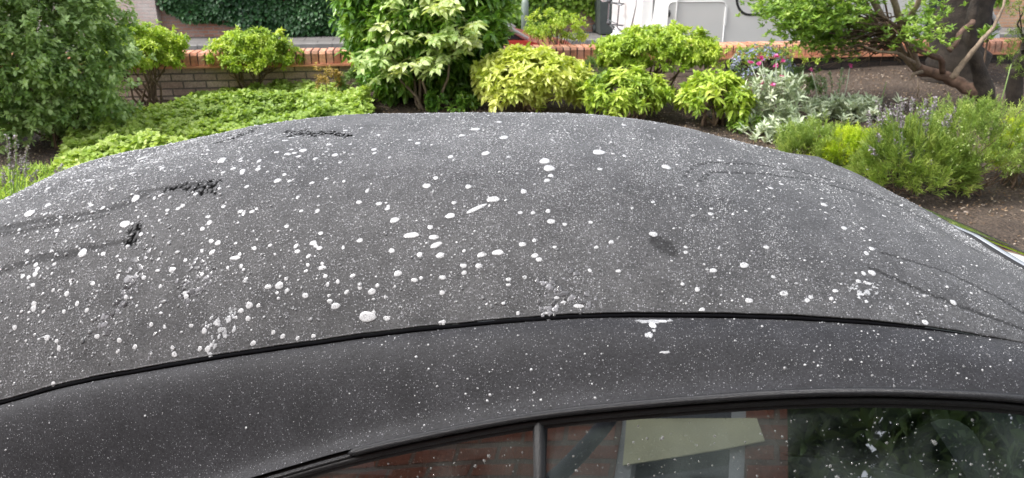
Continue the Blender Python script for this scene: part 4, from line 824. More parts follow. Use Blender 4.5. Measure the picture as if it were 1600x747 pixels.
# side glass
def glassmat(name, refl, tint):
    m, t, b = newmat(name); t.nodes.remove(b)
    tr = t.nodes.new('ShaderNodeBsdfTransparent'); tr.inputs[0].default_value = (*tint, 1); gl = t.nodes.new('ShaderNodeBsdfGlossy'); gl.inputs['Roughness'].default_value = .015
    fr = N(t, 'ShaderNodeFresnel', IOR=1.55); ad = N(t, 'ShaderNodeMath', operation='ADD'); ad.use_clamp = True; t.links.new(fr.outputs[0], ad.inputs[0]); ad.inputs[1].default_value = refl
    mx = t.nodes.new('ShaderNodeMixShader'); t.links.new(ad.outputs[0], mx.inputs[0]); t.links.new(tr.outputs[0], mx.inputs[1]); t.links.new(gl.outputs[0], mx.inputs[2])
    df = t.nodes.new('ShaderNodeBsdfDiffuse'); df.inputs[0].default_value = (.42, .50, .47, 1); tc = t.nodes.new('ShaderNodeTexCoord'); n1 = N(t, 'ShaderNodeTexNoise', Scale=5, Detail=6, Roughness=.6); t.links.new(tc.outputs['Object'], n1.inputs['Vector'])
    rm = ramp(t, n1.outputs[0], [(.42, (.0, .0, .0)), (.72, (.15, .15, .15))]); mz = t.nodes.new('ShaderNodeMixShader'); t.links.new(rm.outputs[0], mz.inputs[0]); t.links.new(mx.outputs[0], mz.inputs[1]); t.links.new(df.outputs[0], mz.inputs[2]); t.links.new(mz.outputs[0], t.nodes['Material Output'].inputs[0]); return m
M['glass'] = glassmat('side window glass', .24, (.55, .62, .60))
def zbelt(s): return .93-.02*(s-.2)
def pane(s0, s1, name, k=60, m_=14):
    rows = []
    for v_ in np.linspace(0, 1, m_):
        s = np.linspace(s0, s1, k); z = (zwin(s)-.018)*(1-v_)+zbelt(s)*v_; d = (zwin(s)-.018-z); t = -W-.104-d*.45-.03*np.sin(math.pi*v_)*.2
        rows.append(np.stack([s, t, z], -1))
    return strip(rows, name, M['glass'], car)
sp = .105
pane(-.62, sp-.008, 'quarter_window'); pane(sp+.008, .90, 'door_window')
MB().tube([(sp-.004, -W-.108, float(zwin(sp))-.01), (sp+.004, -W-.16, 1.10), (sp+.020, -W-.235, .93)], .0085, 8).build('window_divider', M['rubber'], car, smooth=True)
# windscreen header trim, glass, pillars
hv = np.linspace(-W-.1, W+.1, 80); hx_ = smax(hv); hz2 = sm(hv, HT[:, 0], HT[:, 2])
hz2 = hz2-.030*np.clip((hv-.02)/.25, 0, 1); hx_ = hx_-.018*np.clip((hv-.02)/.25, 0, 1)
MB().tube([(x_+.004, t_, z_-.004) for x_, t_, z_ in zip(hx_, hv, hz2)], .007, 10).build('header_seal', M['rubber'], car, smooth=True)
M['chrome'] = simple('satin bright trim', (.62, .63, .64), .22, metal=.9, var=.05)
MB().tube([(x_+.017, t_, z_-.006) for x_, t_, z_ in zip(hx_, hv, hz2)], [.0075]*80, 10).build('header_trim', M['chrome'], car, smooth=True)
MB().tube([(x_+.032, t_, z_-.014) for x_, t_, z_ in zip(hx_, hv, hz2)], .008, 8).build('header_trim', M['trim'], car, smooth=True)
rows = [[(x_+.040+.60*v_, t_*(1+.12*v_), z_-.021-.23*v_**1.25) for x_, t_, z_ in zip(hx_, hv, hz2)] for v_ in np.linspace(0, 1, 12)]
strip(rows, 'windscreen', glassmat('windscreen glass', .12, (.5, .55, .5)), car)
for sg in (-1, 1):
    t_ = sg*(W+.1); MB().tube([(float(smax(t_))+.03, t_, 1.285), (float(smax(t_))+.36, t_*1.08, 1.10), (float(smax(t_))+.68, t_*1.14, .935)], .024, 8).build('windscreen_pillar', M['trim'], car, smooth=True)
# body shell
M['carwhite'] = simple('white car paint', (.74, .74, .74), .25, coat=1.0, var=.02)
bw_ = W+.30
mb = MB(); secs = []
for s, zt, wd in ((-2.35,.80,.62), (-2.2,.90,.70), (-1.7,.93,.76), (-1.0,.935,.78), (0,.93,.79), (1.0,.935,.79), (1.2,.95,.79), (1.29,1.0,.80), (1.5,1.0,.80), (2.1,.96,.76), (2.5,.86,.68), (2.65,.68,.58)):
    secs.append([(s, -wd, .28), (s, -wd-.05, .55), (s, -wd, zt-.06), (s, -wd+.05, zt-.01), (s, -wd+.09, zt), (s, wd-.09, zt), (s, wd-.05, zt-.01), (s, wd, zt-.06), (s, wd+.05, .55), (s, wd, .28)])
# lower shell; the cabin opening is left open between the belt rails
n = 10; V = [p for q in secs for p in q]; fs = []
for a in range(len(secs)-1):
    for k in range(n):
        if k == 4 and 3 <= a <= 6: continue
        fs.append((a*n+k, a*n+(k+1)%n, (a+1)*n+(k+1)%n, (a+1)*n+k))
fs += [tuple(range(n)), tuple(reversed(range((len(secs)-1)*n, len(secs)*n)))]
MB().add(V, fs).build('body', M['carwhite'], car, smooth=False)
mb = MB(); loft(mb, [[(s, -wd, z), (s, -wd*.6, z+h_), (s, wd*.6, z+h_), (s, wd, z), (s, wd, z-.02), (s, -wd, z-.02)] for s, wd, z, h_ in ((1.48,.66,1.005,.03), (1.8,.64,.99,.045), (2.2,.60,.955,.045), (2.52,.52,.87,.03))]); mb.build('bonnet', M['carwhite'], car, smooth=False)
for s in (-1.55, 1.75):
    for sg in (-1, 1):
        wl = MB().tube([(s, sg*.66, .31), (s, sg*.85, .31)], .31, 26).build('wheel', M['tyre'], car); MB().tube([(s, sg*.70, .31), (s, sg*.857, .31)], .2, 20).build('rim', M['alu'], wl)
# rear window panel of the hood
MB().box((-1.9, -.60, .90), (-1.0, .60, .925)).build('rear_deck', M['trim'], car)
# interior
M['int'] = simple('dark grey interior', (.035, .04, .04), .6); M['seat'] = simple('black leather', (.03, .03, .032), .4, var=.2, scale=20, bump=.2); M['intgrey'] = simple('pale grey plastic', (.35, .38, .37), .5)
M['lining'] = simple('headlining', (.05, .05, .05), .9)
MB().box((-1.2, -.66, .30), (1.35, .66, .34)).build('cabin_floor', M['int'], car)
rows = [[(float(x_), float(t_), float(roofz(np.array(x_), np.array(t_)))-.02) for t_ in np.linspace(-W+.01, W-.01, 24)] for x_ in np.linspace(-1.2, .6, 24)]
strip(rows, 'headlining', M['lining'], car)
mb = MB(); loft(mb, [[(x, y, z) for x, z in ((.98,.62), (.92,.82), (1.0,.90), (1.35,.925), (1.48,.9), (1.48,.5), (1.0,.5))] for y in (-.62, .62)]); mb.build('dashboard', M['int'], car)
for ty in (-.33, .33):
    for nm, s0 in (('front', 0.10), ('rear', -.75)):
        st_ = empty('seat', (s0, ty, 0), None, None) if False else None
        sb_ = mb = MB(); prof = [(s0+.55,.50),(s0+.56,.58),(s0+.1,.56),(s0-.02,.60),(s0-.16,1.0),(s0-.22,1.02),(s0-.26,.98),(s0-.12,.50)]
        loft(mb, [[(x+.02*e, ty+y, z-.03*e) for x, z in prof] for y, e in ((-.24, 1), (-.2, 0), (.2, 0), (.24, 1))]); so_ = mb.build('seat', M['seat'], car)
        MB().box((s0-.27, ty-.12, 1.035), (s0-.19, ty+.12, 1.17), .02).build('headrest', M['seat'], so_)
sw = [(.72+.04*math.cos(a)*0+.07*math.sin(a), -.33+.185*math.cos(a), .93+.17*math.sin(a)) for a in np.linspace(0, 2*math.pi, 33)]
swo = MB().tube(sw, .016, 8, cap=False).build('steering_wheel', M['int'], car, smooth=True)
mb = MB()
for a in (R(200), R(-20), R(270)): mb.tube([(.80, -.33, .92), (.72+.07*math.sin(a), -.33+.18*math.cos(a), .93+.165*math.sin(a))], .015, 6)
mb.tube([(.78, -.33, .92), (.84, -.33, .90)], .06, 14).build('steering_hub', M['int'], swo, smooth=True)
MB().tube([(.80, 0.0, 1.26), (.77, .0, 1.22)], .008, 6).build('mirror_stalk', M['blk'], car); MB().box((.73, -.12, 1.17), (.76, .12, 1.23), .01).build('rear_view_mirror', M['blk'], car)
for sg in (-1, 1): MB().box((-.98, sg*.715-.012, .32), (1.02, sg*.715+.012, .915)).build('door_card', M['int'], car)
MB().box((-1.02, -.70, .32), (-.99, .70, .92)).build('bulkhead', M['int'], car)
MB().tube([(.93, -.30, .88), (.70, -.38, 1.02), (.52, -.44, 1.10)], [.012, .011, .008], 8).build('pale_strip', M['intgrey'], car, smooth=True)  # diagonal pale strip added to give the light streak in the window
MB().tube([(.60, -.36, .90), (.63, -.36, .905), (.66, -.35, .90)], [.008, .014, .008], 10).build('switch_surround', M['chrome'], car, smooth=True)
MB().box((.30, -.50, .90), (.50, -.30, .93), .01).build('door_pull', M['intgrey'], car)
# ------------------------------------------------------------------ RAIN
def water(name, col, rough=.08, lo=.35, hole=.5, clear=0):  # whitish base colour stands in for skylight returned by clear drops
    m, t, b = newmat(name); tc = t.nodes.new('ShaderNodeTexCoord'); ge = t.nodes.new('ShaderNodeNewGeometry'); n1 = N(t, 'ShaderNodeTexNoise', Scale=700, Detail=2); t.links.new(ge.outputs['Position'], n1.inputs['Vector'])
    r1 = ramp(t, n1.outputs[0], [(.36, [c*hole for c in col]), (.50, col)])
    rr = ramp(t, ge.outputs['Random Per Island'], [(0, (lo, lo, lo)), (1, (1, 1, 1))]); mx = N(t, 'ShaderNodeMix', data_type='RGBA', blend_type='MULTIPLY'); mx.inputs[0].default_value = 1
    t.links.new(r1.outputs[0], mx.inputs[6]); t.links.new(rr.outputs[0], mx.inputs[7]); t.links.new(mx.outputs[2], b.inputs['Base Color'])
    b.inputs['Roughness'].default_value = rough; b.inputs['Specular IOR Level'].default_value = .6; b.inputs['IOR'].default_value = 1.4
    if clear:
        cr = ramp(t, ge.outputs['Random Per Island'], [(0, (clear, clear, clear)), (1, (clear*.15,)*3)]); t.links.new(cr.outputs[0], b.inputs['Transmission Weight'])
    return m
M['bead'] = water('small water bead', (.78, .785, .80), .05, .45, .45, .6)
M['drop'] = water('large water bead', (.74, .745, .76), .04, .8, .36, .45); M['mist'] = water('fine water bead', (.50, .505, .52), .12, .3, .8)
def dome(nr=8, prof=((1, 0), (.93, .25), (.62, .42), (0, .5)), wob=0, seed=0):
    g = np.random.default_rng(seed); V = []; 
    for r_, z in prof[:-1]:
        for k in range(nr): a = 2*math.pi*k/nr; w_ = 1+wob*math.sin(2*a+seed)+wob*.7*math.sin(3*a+2*seed)+wob*.5*math.sin(5*a+seed); V.append((r_*w_*math.cos(a), r_*w_*math.sin(a), z))
    V.append((0, 0, prof[-1][1])); n = len(prof)-1
    q = [(i*nr+k, i*nr+(k+1)%nr, (i+1)*nr+(k+1)%nr, (i+1)*nr+k) for i in range(n-1) for k in range(nr)]; tr = [((n-1)*nr+k, (n-1)*nr+(k+1)%nr, n*nr) for k in range(nr)]
    return np.array(V), np.array(q), np.array(tr)
def scatter(name, label, cat, P, Nn, rad, mat, nr=6, prof=((1, -.15), (.95, .35), (.55, .75), (0, .9)), parent=None, el=None):
    V0, q, tr = dome(nr, prof); n = len(P); a = np.tile([1, .0, 0.], (n, 1)); e1 = unit(np.cross(Nn, np.cross(a, Nn))); e2 = np.cross(Nn, e1)
    ang = rng.uniform(0, 6.28, n); f1 = np.cos(ang)[:, None]*e1+np.sin(ang)[:, None]*e2; f2 = -np.sin(ang)[:, None]*e1+np.cos(ang)[:, None]*e2
    sx = rad*rng.uniform(.85, 1.3, n) if el is None else rad*el; 
    V = P[:, None]+V0[None, :, 0:1]*f1[:, None]*sx[:, None, None]+V0[None, :, 1:2]*f2[:, None]*rad[:, None, None]+V0[None, :, 2:3]*Nn[:, None]*rad[:, None, None]
    k = len(V0); ofs = (np.arange(n)*k)[:, None, None]
    o = mesh_np(name, V.reshape(-1, 3), [(q[None]+ofs).reshape(-1, 4), (tr[None]+ofs).reshape(-1, 3)], mat)
    o.location = (0, 1.5, 0); o.rotation_euler = (0, 0, CY); return tag(o, label, cat, kind='stuff')
def roof_pt(s, t):
    e = 1e-3; z = lambda a, b_: roofz(a, b_)+fold(a, b_)
    z0 = z(s, t); dz_s = (z(s+e, t)-z0)/e; dz_t = (z(s, t+e)-z0)/e
    return np.stack([s, t, z0], -1), unit(np.stack([-dz_s, -dz_t, np.ones_like(z0)], -1))
g = np.random.default_rng(101); n = 400000
t = g.uniform(-W+.004, W-.02, n); s = g.uniform(-1.45, .93, n); ok = s < smax(t)-.006; s, t = s[ok], t[ok]
den = .50+.28*snoise(np.stack([s*1.0, t*.5], -1), 9, 102)+.22*snoise(np.stack([s, t], -1), 34, 103)+.15*np.clip((-s-.3)*1.2, 0, 1)
wi = np.searchsorted(uu, (s+1.9)/(smax(t)+1.9)).clip(0, ns-1); wj = np.searchsorted(tt, t).clip(0, nt_-1); wv = wet[wi, wj]
den = .42+.55*(den-.45)+.40*snoise(np.stack([s, t*.16], -1), 75, 108)+.30*snoise(np.stack([s, t*.5], -1), 5, 109)
den = den*(1-.55*np.clip((t+.05)/.35, 0, 1))
ok = (g.random(len(s)) < np.clip(den, .06, 1)) & (wv < .25); s, t = s[ok], t[ok]
P, Nn = roof_pt(s, t); left = np.clip((-s-.45)*2.5, 0, 1)
rad = .00040*np.exp(g.normal(size=len(s))*.5)*(1+.9*left*(g.random(len(s)) < .35)); rad = np.minimum(rad, .0022)
scatter('fine_rain_beads', 'countless fine rain beads covering the dark fabric roof', 'water droplets', P-Nn*0, Nn, rad, M['mist'])
# medium beads
n = 24000; t = g.uniform(-W+.006, W-.03, n); s = g.uniform(-1.3, .9, n); ok = s < smax(t)-.01; s, t = s[ok], t[ok]
den = .42+.5*snoise(np.stack([s, t], -1), 14, 104)+.55*np.clip((-s-.25)*2, 0, 1)-.12*np.clip(s*2, 0, 1)
ok = g.random(len(s)) < np.clip(den, .08, 1); s, t = s[ok], t[ok]; P, Nn = roof_pt(s, t)
rad = .00098*np.exp(g.normal(size=len(s))*.42)*(1+.35*np.clip((-s-.3)*2, 0, 1)); rad = np.minimum(rad, .0036)
scatter('small_rain_beads', 'many small round rain beads dotted over the fabric roof', 'water droplets', P, Nn, rad, M['bead'], 9, ((1, -.1), (1.02, .25), (.75, .55), (.35, .72), (0, .76)))
n = 5200; t = g.uniform(-W+.008, W-.05, n); s = g.uniform(-1.25, .8, n)
den = 1.1*np.clip((-s-.18)*2.2, 0, 1)*(.55+.45*snoise(np.stack([s, t], -1), 16, 111))+.05; ok = g.random(len(s)) < den; s, t = s[ok], t[ok]; P, Nn = roof_pt(s, t)
rad = np.clip(.0019*np.exp(g.normal(size=len(s))*.28), .0012, .0034)
scatter('medium_rain_beads', 'dense glossy medium rain beads clustered on the rear left of the roof', 'water droplets', P, Nn, rad, M['bead'], 10, ((1, -.1), (1.03, .18), (.8, .40), (.4, .52), (0, .55)), el=g.uniform(.9, 1.7, len(s)))
# side band beads
g = np.random.default_rng(105)
def side_pts(n):
    a = g.integers(1, 45, n); c_ = g.integers(40, 415, n); f = g.random((n, 2)); P = SL[a, c_]*(1-f[:, :1])+SL[a, c_+1]*f[:, :1]; P = P*(1-f[:, 1:])+SL[a-1, c_]*f[:, 1:]
    du = SL[a, c_+1]-SL[a, c_]; dv = SL[a-1, c_]-SL[a, c_]; Nn = unit(np.cross(du, dv)); Nn *= np.sign(Nn[:, 2:3]); P = SL[a, c_]+du*f[:, :1]+dv*f[:, 1:]; return P, Nn, a/45
P, Nn, v_ = side_pts(24000); ok = g.random(len(P)) < .25+.75*(1-v_)**.6; P, Nn = P[ok], Nn[ok]
scatter('fine_rain_beads', 'faint fine rain beads on the darker side band of the roof', 'water droplets', P, Nn, .00026*np.exp(g.normal(size=len(P))*.4), M['mist'])
P, Nn, v_ = side_pts(1300); cl_ = snoise(P[:, :1]*[1.], 9, 106); ok = g.random(len(P)) < np.clip(.45+.4*cl_+.25*(P[:, 0] > .25)-1.0*np.clip(v_-.55, 0, 1), 0, 1); P, Nn = P[ok], Nn[ok]
scatter('small_rain_beads', 'scattered small white beads on the darker side band', 'water droplets', P, Nn, .0011*np.exp(g.normal(size=len(P))*.28), M['bead'], 8)
# drops on the glass
def glass_pts(n):
    s = g.uniform(-.5, .88, n); ok = np.abs(s-sp) > .02; s = s[ok]; v_ = g.uniform(0.0, .6, len(s)); z = (zwin(s)-.03)*(1-v_)+zbelt(s)*v_; d = (zwin(s)-.018-z); t = -W-.104-d*.45-.03*np.sin(math.pi*v_)*.2
    return np.stack([s, t, z], -1), unit(np.tile([0, -.92, .40], (len(s), 1)))
M['gdrop'] = newmat('clear water on glass')[0]; b_ = M['gdrop'].node_tree.nodes['Principled BSDF']; b_.inputs['Transmission Weight'].default_value = .85; b_.inputs['IOR'].default_value = 1.33; b_.inputs['Roughness'].default_value = .03; b_.inputs['Base Color'].default_value = (.95, .97, .96, 1)
P, Nn = glass_pts(5200); rad = .00062*np.exp(g.normal(size=len(P))*.5)
scatter('window_rain_drops', 'clear rain drops dotted over the side window glass', 'water droplets', P, Nn, np.minimum(rad, .003), M['gdrop'], 8, ((1, 0), (.9, .3), (.5, .5), (0, .55)))
# individual large drops
spec = [(616,344,14,10),(644,368,24,9),(678,370,16,9),(682,384,20,9),(688,399,14,10),(752,399,14,10),(778,395,17,11),(725,416,11,8),(748,416,11,9),(725,426,9,7),(622,428,12,11),(648,438,10,8),(692,435,11,8),(659,435,7,6),(703,337,16,9),(744,327,33,9),(771,312,19,11),(709,317,7,6),(861,346,13,8),(856,329,8,7),(832,333,7,6),(812,333,7,6),(883,350,7,6),(816,382,12,8),(835,400,12,8),(794,437,8,7),(794,444,7,6),(673,355,9,8),
 (575,496,28,17),(581,457,13,10),(936,238,18,9),(1041,262,14,9),(1020,366,13,9),(859,264,18,10),(851,252,17,9),(854,282,9,6),(860,274,8,6),(667,291,13,8),(731,292,10,7),(788,215,14,7),(722,212,10,12),(743,202,14,6),(780,191,9,4),(653,224,9,6),(705,245,9,6),(758,240,12,9),(585,234,8,6),(680,278,8,6),(818,300,10,8),(956,378,8,7),(923,347,7,6),(966,424,8,6),(604,498,11,8),(975,196,8,4),(976,243,7,5),
 (1162,414,12,10),(1288,320,9,6),(1362,427,10,8),(1170,470,12,8),(1225,458,13,8),(1114,423,11,8),(1204,294,7,5),(1490,473,8,7),(1350,427,7,6),(1355,396,7,6),(1306,455,8,6),(1341,439,7,6),(1111,334,8,5),(1268,465,7,6),
 (437,447,14,11),(504,419,12,8),(489,380,11,9),(477,461,10,9),(390,478,12,10),(376,485,10,7),(525,479,14,11),(368,403,16,7),(196,350,16,9),(212,310,13,8),(341,379,10,7),(434,283,11,7),(524,243,9,7),(46,334,16,7),(379,267,9,7),(346,251,13,7),(278,327,7,5),(403,265,8,6),(474,236,12,5),(237,508,7,6),(130,396,14,10),(222,248,14,5),(325,339,8,5),(502,365,8,6),(197,464,7,6),(870,465,9,5),(853,492,8,6),(880,472,8,5),(905,478,16,6)]
named = {(744,327): 'longest slanted white water puddle near the middle of the roof', (575,496): 'broadest mottled water puddle resting just above the seam left of centre', (644,368): 'wide flat water puddle left of the clustered slanted drops', (936,238): 'lone oval drop high up right of the roof crown', (1020,366): 'lone oval drop right of centre beside a dark wet smudge', (778,395): 'largest plump oval drop below the middle of the roof',
 (771,312): 'mottled oval puddle just above the longest slanted puddle', (46,334): 'flat white drop near the roof edge at far left', (368,403): 'flat yellowish cream drop left of centre', (196,350): 'oval drop just above the dark torn wet patch at left', (1162,414): 'round lone drop in the empty right part of the roof', (437,447): 'round bright drop between the left creases and the seam', (905,478): 'elongated drop sitting right against the seam at centre', (616,344): 'round white drop left of the longest slanted puddle'}
variants = []
for k in range(5):
    V0, q_, tr_ = dome(20, ((1, -.05), (1.03, .12), (.93, .26), (.7, .34), (.38, .385), (0, .40)), .07, k+1)
    me = bpy.data.meshes.new('water_drop'); me.from_pydata(V0.tolist(), [], [tuple(a) for a in q_]+[tuple(a) for a in tr_]); me.polygons.foreach_set('use_smooth', np.full(len(me.polygons), True)); me.materials.append(M['drop']); variants.append(me)
def put_drop(P, Nn, rx, ry, ang, label, group, var, mat=None):
    o = bpy.data.objects.new('water_drop', variants[var]); COL.objects.link(o)
    Pw = c2w(P); Nw = np.array([Nn[0]*cA[0]+Nn[1]*cB[0], Nn[0]*cA[1]+Nn[1]*cB[1], Nn[2]]); z = Vector(Nw).normalized()
    x = Vector((math.cos(ang), math.sin(ang), 0)); x = (x-z*x.dot(z)).normalized(); y = z.cross(x); m_ = Matrix((x, y, z)).transposed().to_4x4()
    h_ = min(rx, ry); o.matrix_world = Matrix.Translation(Vector(Pw)) @ m_ @ Matrix.Diagonal((rx, ry, h_*.60, 1)); return tag(o, label, 'water drop', group)
GL = 'round white water drop beaded on the grey fabric roof, one of many alike'; GG = 'water drops beaded on the fabric roof'
for k, (a, c_, w_, h_) in enumerate(spec):
    P_, N_ = on_roof(a, c_); Pw = c2w(P_); d = np.linalg.norm(Pw-[0, 0, H]); sc_ = d/F
    Nw = np.array([N_[0]*cA[0]+N_[1]*cB[0], N_[0]*cA[1]+N_[1]*cB[1], N_[2]]); vd = unit(Pw-np.array([0, 0, H])); cs = max(.25, abs(float(vd@Nw)))
    rx = w_/2*sc_; ry = min(max(h_/2*sc_/cs*.85, rx*.45), rx*1.3) if (a, c_) != (744, 327) else h_/2*sc_/cs*.7
    ang = R(-18) if (a, c_) in ((744, 327), (682, 384)) else 0
    if ang: ang = R(28)
    lab = named.get((a, c_)); put_drop(P_, N_, rx, ry, ang, lab or GL, GG, k % 5)
g = np.random.default_rng(107); cnt = 0
while cnt < 190:
    a = g.uniform(20, 1590); c_ = g.uniform(185, 600)
    if cnt % 3 and a > 620: continue
    d = (RPXm-a)**2+(RPY-c_)**2; i_ = np.unravel_index(np.argmin(d), d.shape)
    if d[i_] > 9 or wet[i_] > .2: continue
    r_ = g.uniform(2.6, 4.0)*np.linalg.norm(RW[i_]-[0, 0, H])/F; put_drop(RL[i_], RN[i_], r_*g.uniform(1, 1.3), r_*g.uniform(.85, 1.15), g.uniform(0, 3), GL, GG, int(g.integers(5))); cnt += 1
# thin water films: splashes with ragged outlines
M['film'] = water('thin water film', (.30, .30, .32), .04, .5, .6, .7)
M['foam'] = water('pale water splash', (.60, .61, .63), .06, .7, .4, .3)
def film(P0, N0, pts, label, mat, hgt=.0006):
    """closed outline in metres in the local tangent plane -> low domed puddle that follows the cloth"""
    pts = np.array(pts, float); c_ = pts.mean(0); rings = []
    for f, h_ in ((1, -.0006), (.96, hgt*.6), (.8, hgt), (.4, hgt*1.1)): rings.append((c_+(pts-c_)*f, h_))
    V = []; s0, t0_ = P0[0], P0[1]
    for q, h_ in rings+[(c_[None], hgt*1.15)]:
        s = s0+q[:, 0]; t = t0_+q[:, 1]; pp, nn = surf_pt(s, t); V.append(pp+nn*h_)
    n = len(pts); fs = [(i*n+k, i*n+(k+1)%n, (i+1)*n+(k+1)%n, (i+1)*n+k) for i in range(3) for k in range(n)]+[(3*n+k, 3*n+(k+1)%n, 4*n) for k in range(n)]
    return np.concatenate(V), fs
surf_pt = roof_pt
def blob(cx, cy, rx, ry, n, seed, am=.35):
    g = np.random.default_rng(seed); a = np.linspace(0, 2*math.pi, n, endpoint=False); r_ = 1+am*sum(math.sqrt(1/k)*.6*np.sin(k*a+g.uniform(0, 6)) for k in (2, 3, 5, 8, 13))
    r_ = np.clip(r_, .3, 2); return np.stack([cx+rx*r_*np.cos(a), cy+ry*r_*np.sin(a)], -1)
def puddle(px, py, blobs, label, mat, seed):
    P0, N0 = on_roof(px, py); mb = MB()
    g = np.random.default_rng(seed); bl2 = []
    for cx, cy, rx, ry in blobs:
        bl2.append((cx, cy, rx*.5, ry*.5))
        for q in range(9): f = g.uniform(.12, .3); a_ = g.uniform(0, 6.28); e_ = g.uniform(.5, 1.5); bl2.append((cx+rx*e_*math.cos(a_), cy+ry*e_*1.6*math.sin(a_), min(rx, .012)*f*1.3, min(rx, .012)*f))
    for k, (cx, cy, rx, ry) in enumerate(bl2): V, fs = film(P0, N0, blob(cx, cy, rx, ry, 40, seed+k), label, mat); mb.add(V, fs)
    o = mb.build('water_puddle', mat, smooth=True); o.location = (0, 1.5, 0); o.rotation_euler = (0, 0, CY); return tag(o, label, 'puddle', 'water puddles on the roof')
puddle(1355, 458, [(0,0,.010,.010),(-.018,.004,.006,.004),(.012,.012,.005,.006)], 'ragged star shaped splash of water near the right end of the seam', M['foam'], 201)
puddle(208, 420, [(0,.01,.016,.008),(-.004,-.012,.02,.008),(-.015,-.035,.012,.008),(.018,-.01,.01,.007),(-.03,-.055,.012,.006)], 'trail of merged water blobs below the dark wet patch at left', M['film'], 210)
puddle(345, 515, [(0,0,.016,.004),(-.014,-.012,.008,.004),(.012,.014,.008,.003),(-.02,.006,.006,.003)], 'small curling splash of water just above the seam at left', M['foam'], 220)
puddle(880, 460, [(0,0,.018,.006),(-.03,.012,.010,.005),(.03,-.01,.012,.005),(.01,.025,.01,.006),(-.02,-.014,.012,.005)], 'thin spread of water collecting above the middle of the seam', M['film'], 230)
puddle(300, 455, [(0,0,.012,.007),(.02,.012,.01,.006),(-.02,.01,.01,.006),(.0,.025,.012,.006)], 'patch of flattened merged drops left of centre', M['film'], 240)
# water sheet caught on the side band below the seam
def side_surf(s, t):
    v_ = np.clip((-W-.001-t)/.111, 0, 1)**(1/.9); i_ = np.clip((s+1.9)/2.8*419, 0, 418).astype(int); j_ = np.clip(v_*45, 0, 44).astype(int)
    f = (v_*45-j_)[:, None]; P = SL[j_, i_]*(1-f)+SL[j_+1, i_]*f; du = SL[j_, i_+1]-SL[j_, i_]; dv = SL[j_, i_]-SL[j_+1, i_]; nn = unit(np.cross(du, dv)); nn *= np.sign(nn[:, 2:3])
    return np.stack([s, P[:, 1], P[:, 2]], -1), nn
surf_pt = side_surf; P0 = np.array([.247, -W-.012, 0]); mb = MB()
for k, (cx, cy, rx, ry) in enumerate([(0,-.004,.014,.005),(.014,-.003,.010,.003),(.002,-.011,.005,.006),(-.003,-.026,.005,.004),(-.015,-.002,.006,.002),(.026,-.002,.005,.002),(.004,-.02,.003,.002),(.018,-.045,.008,.0012)]):
    V, fs = film(P0, None, blob(cx, cy, rx, ry, 40, 250+k), '', None); mb.add(V, fs)
o = mb.build('water_puddle', M['foam'], smooth=True); o.location = (0, 1.5, 0); o.rotation_euler = (0, 0, CY); tag(o, 'pale water sheet caught under the middle of the seam', 'puddle', 'water puddles on the roof')
# ------------------------------------------------------------------ the house right behind the viewpoint, mirrored in the side window
M['hbrick'] = brickmat('red house brick', (.22, .065, .034), (.29, .10, .055), (.17, .12, .09), dirt=(.25, .12, .08), dirtamt=.3)
HY = -.55
hs_ = empty('brick_house', (0, HY, 0), 'red brick house mirrored in the convertible side window', 'house')
WX0, WX1, WZ0, WZ1 = -.22, .22, 1.50, 2.2
mb = MB(); mb.box((-7, -.3, -.1), (WX0, 0, 5)); mb.box((WX1, -.3, -.1), (.37, 0, 5)); mb.box((WX0, -.3, -.1), (WX1, 0, WZ0)); mb.box((WX0, -.3, WZ1), (WX1, 0, 5)); mb.box((-7, -5, -.1), (.37, -.303, 5)); mb.build('wall', M['hbrick'], hs_)
M['upvc'] = simple('white window frame', (.50, .52, .52), .35)
mb = MB(); e = .055
mb.box((WX0, -.10, WZ0), (WX0+e, -.01, WZ1)); mb.box((WX1-e, -.10, WZ0), (WX1, -.01, WZ1)); mb.box((WX0+e, -.10, WZ0), (WX1-e, -.01, WZ0+.04)); mb.box((WX0+e, -.10, WZ1-e), (WX1-e, -.01, WZ1))
wf = mb.build('window', M['upvc'], hs_)
MB().box((WX0+e, -.09, WZ0+.04), (WX1-e, -.08, WZ1-e)).build('pane', M['glassdk'], wf)
M['blind'] = simple('cream canopy board', (.80, .79, .50), .8)
MB().poly([(WX0+.03, 1.62), (WX1+.07, 1.72), (WX1+.04, 1.80), (WX0+.02, 1.80)], 'xz', .01, .02).build('canopy', M['blind'], wf)
# dark hedge beyond the house corner
b = np.array([2.3, -3.2, 0.]); shrub('tall_hedge', 'tall dark green hedge mirrored faintly at the front of the side window', 'hedge', b, b+[-.2, 0, 2.0], (3.1, .8, 3.2), 1500, 8, .34, 7, .17, .07, 1.0, L_['grey'], 301, nbr=4, surf=.5)
# ------------------------------------------------------------------ the photographer, mirrored in the rear side window
M['skin'] = simple('skin', (.55, .31, .23), .5, var=.06); M['coatcloth'] = simple('dark jacket cloth', (.03, .035, .05), .9); M['hair'] = simple('grey brown hair', (.12, .09, .07), .8); M['trouser'] = simple('dark trousers', (.03, .03, .035), .9)
pp = empty('person', (-.54, -.24, 0), 'person in a dark jacket holding up a phone, mirrored in the car window', 'person')
def skinned(name, verts, edges, rad, mat, parent, sub=2):
    me = bpy.data.meshes.new(name); me.from_pydata(verts, edges, []); o = bpy.data.objects.new(name, me); COL.objects.link(o); o.parent = parent
    m_ = o.modifiers.new('skin', 'SKIN'); m_.use_smooth_shade = True
    for v_, r_ in zip(me.skin_vertices[0].data, rad): v_.radius = (r_, r_) if not isinstance(r_, tuple) else r_
    me.skin_vertices[0].data[0].use_root = True; s_ = o.modifiers.new('sub', 'SUBSURF'); s_.levels = sub; s_.render_levels = sub; me.materials.append(mat); return o
sh = 1.10
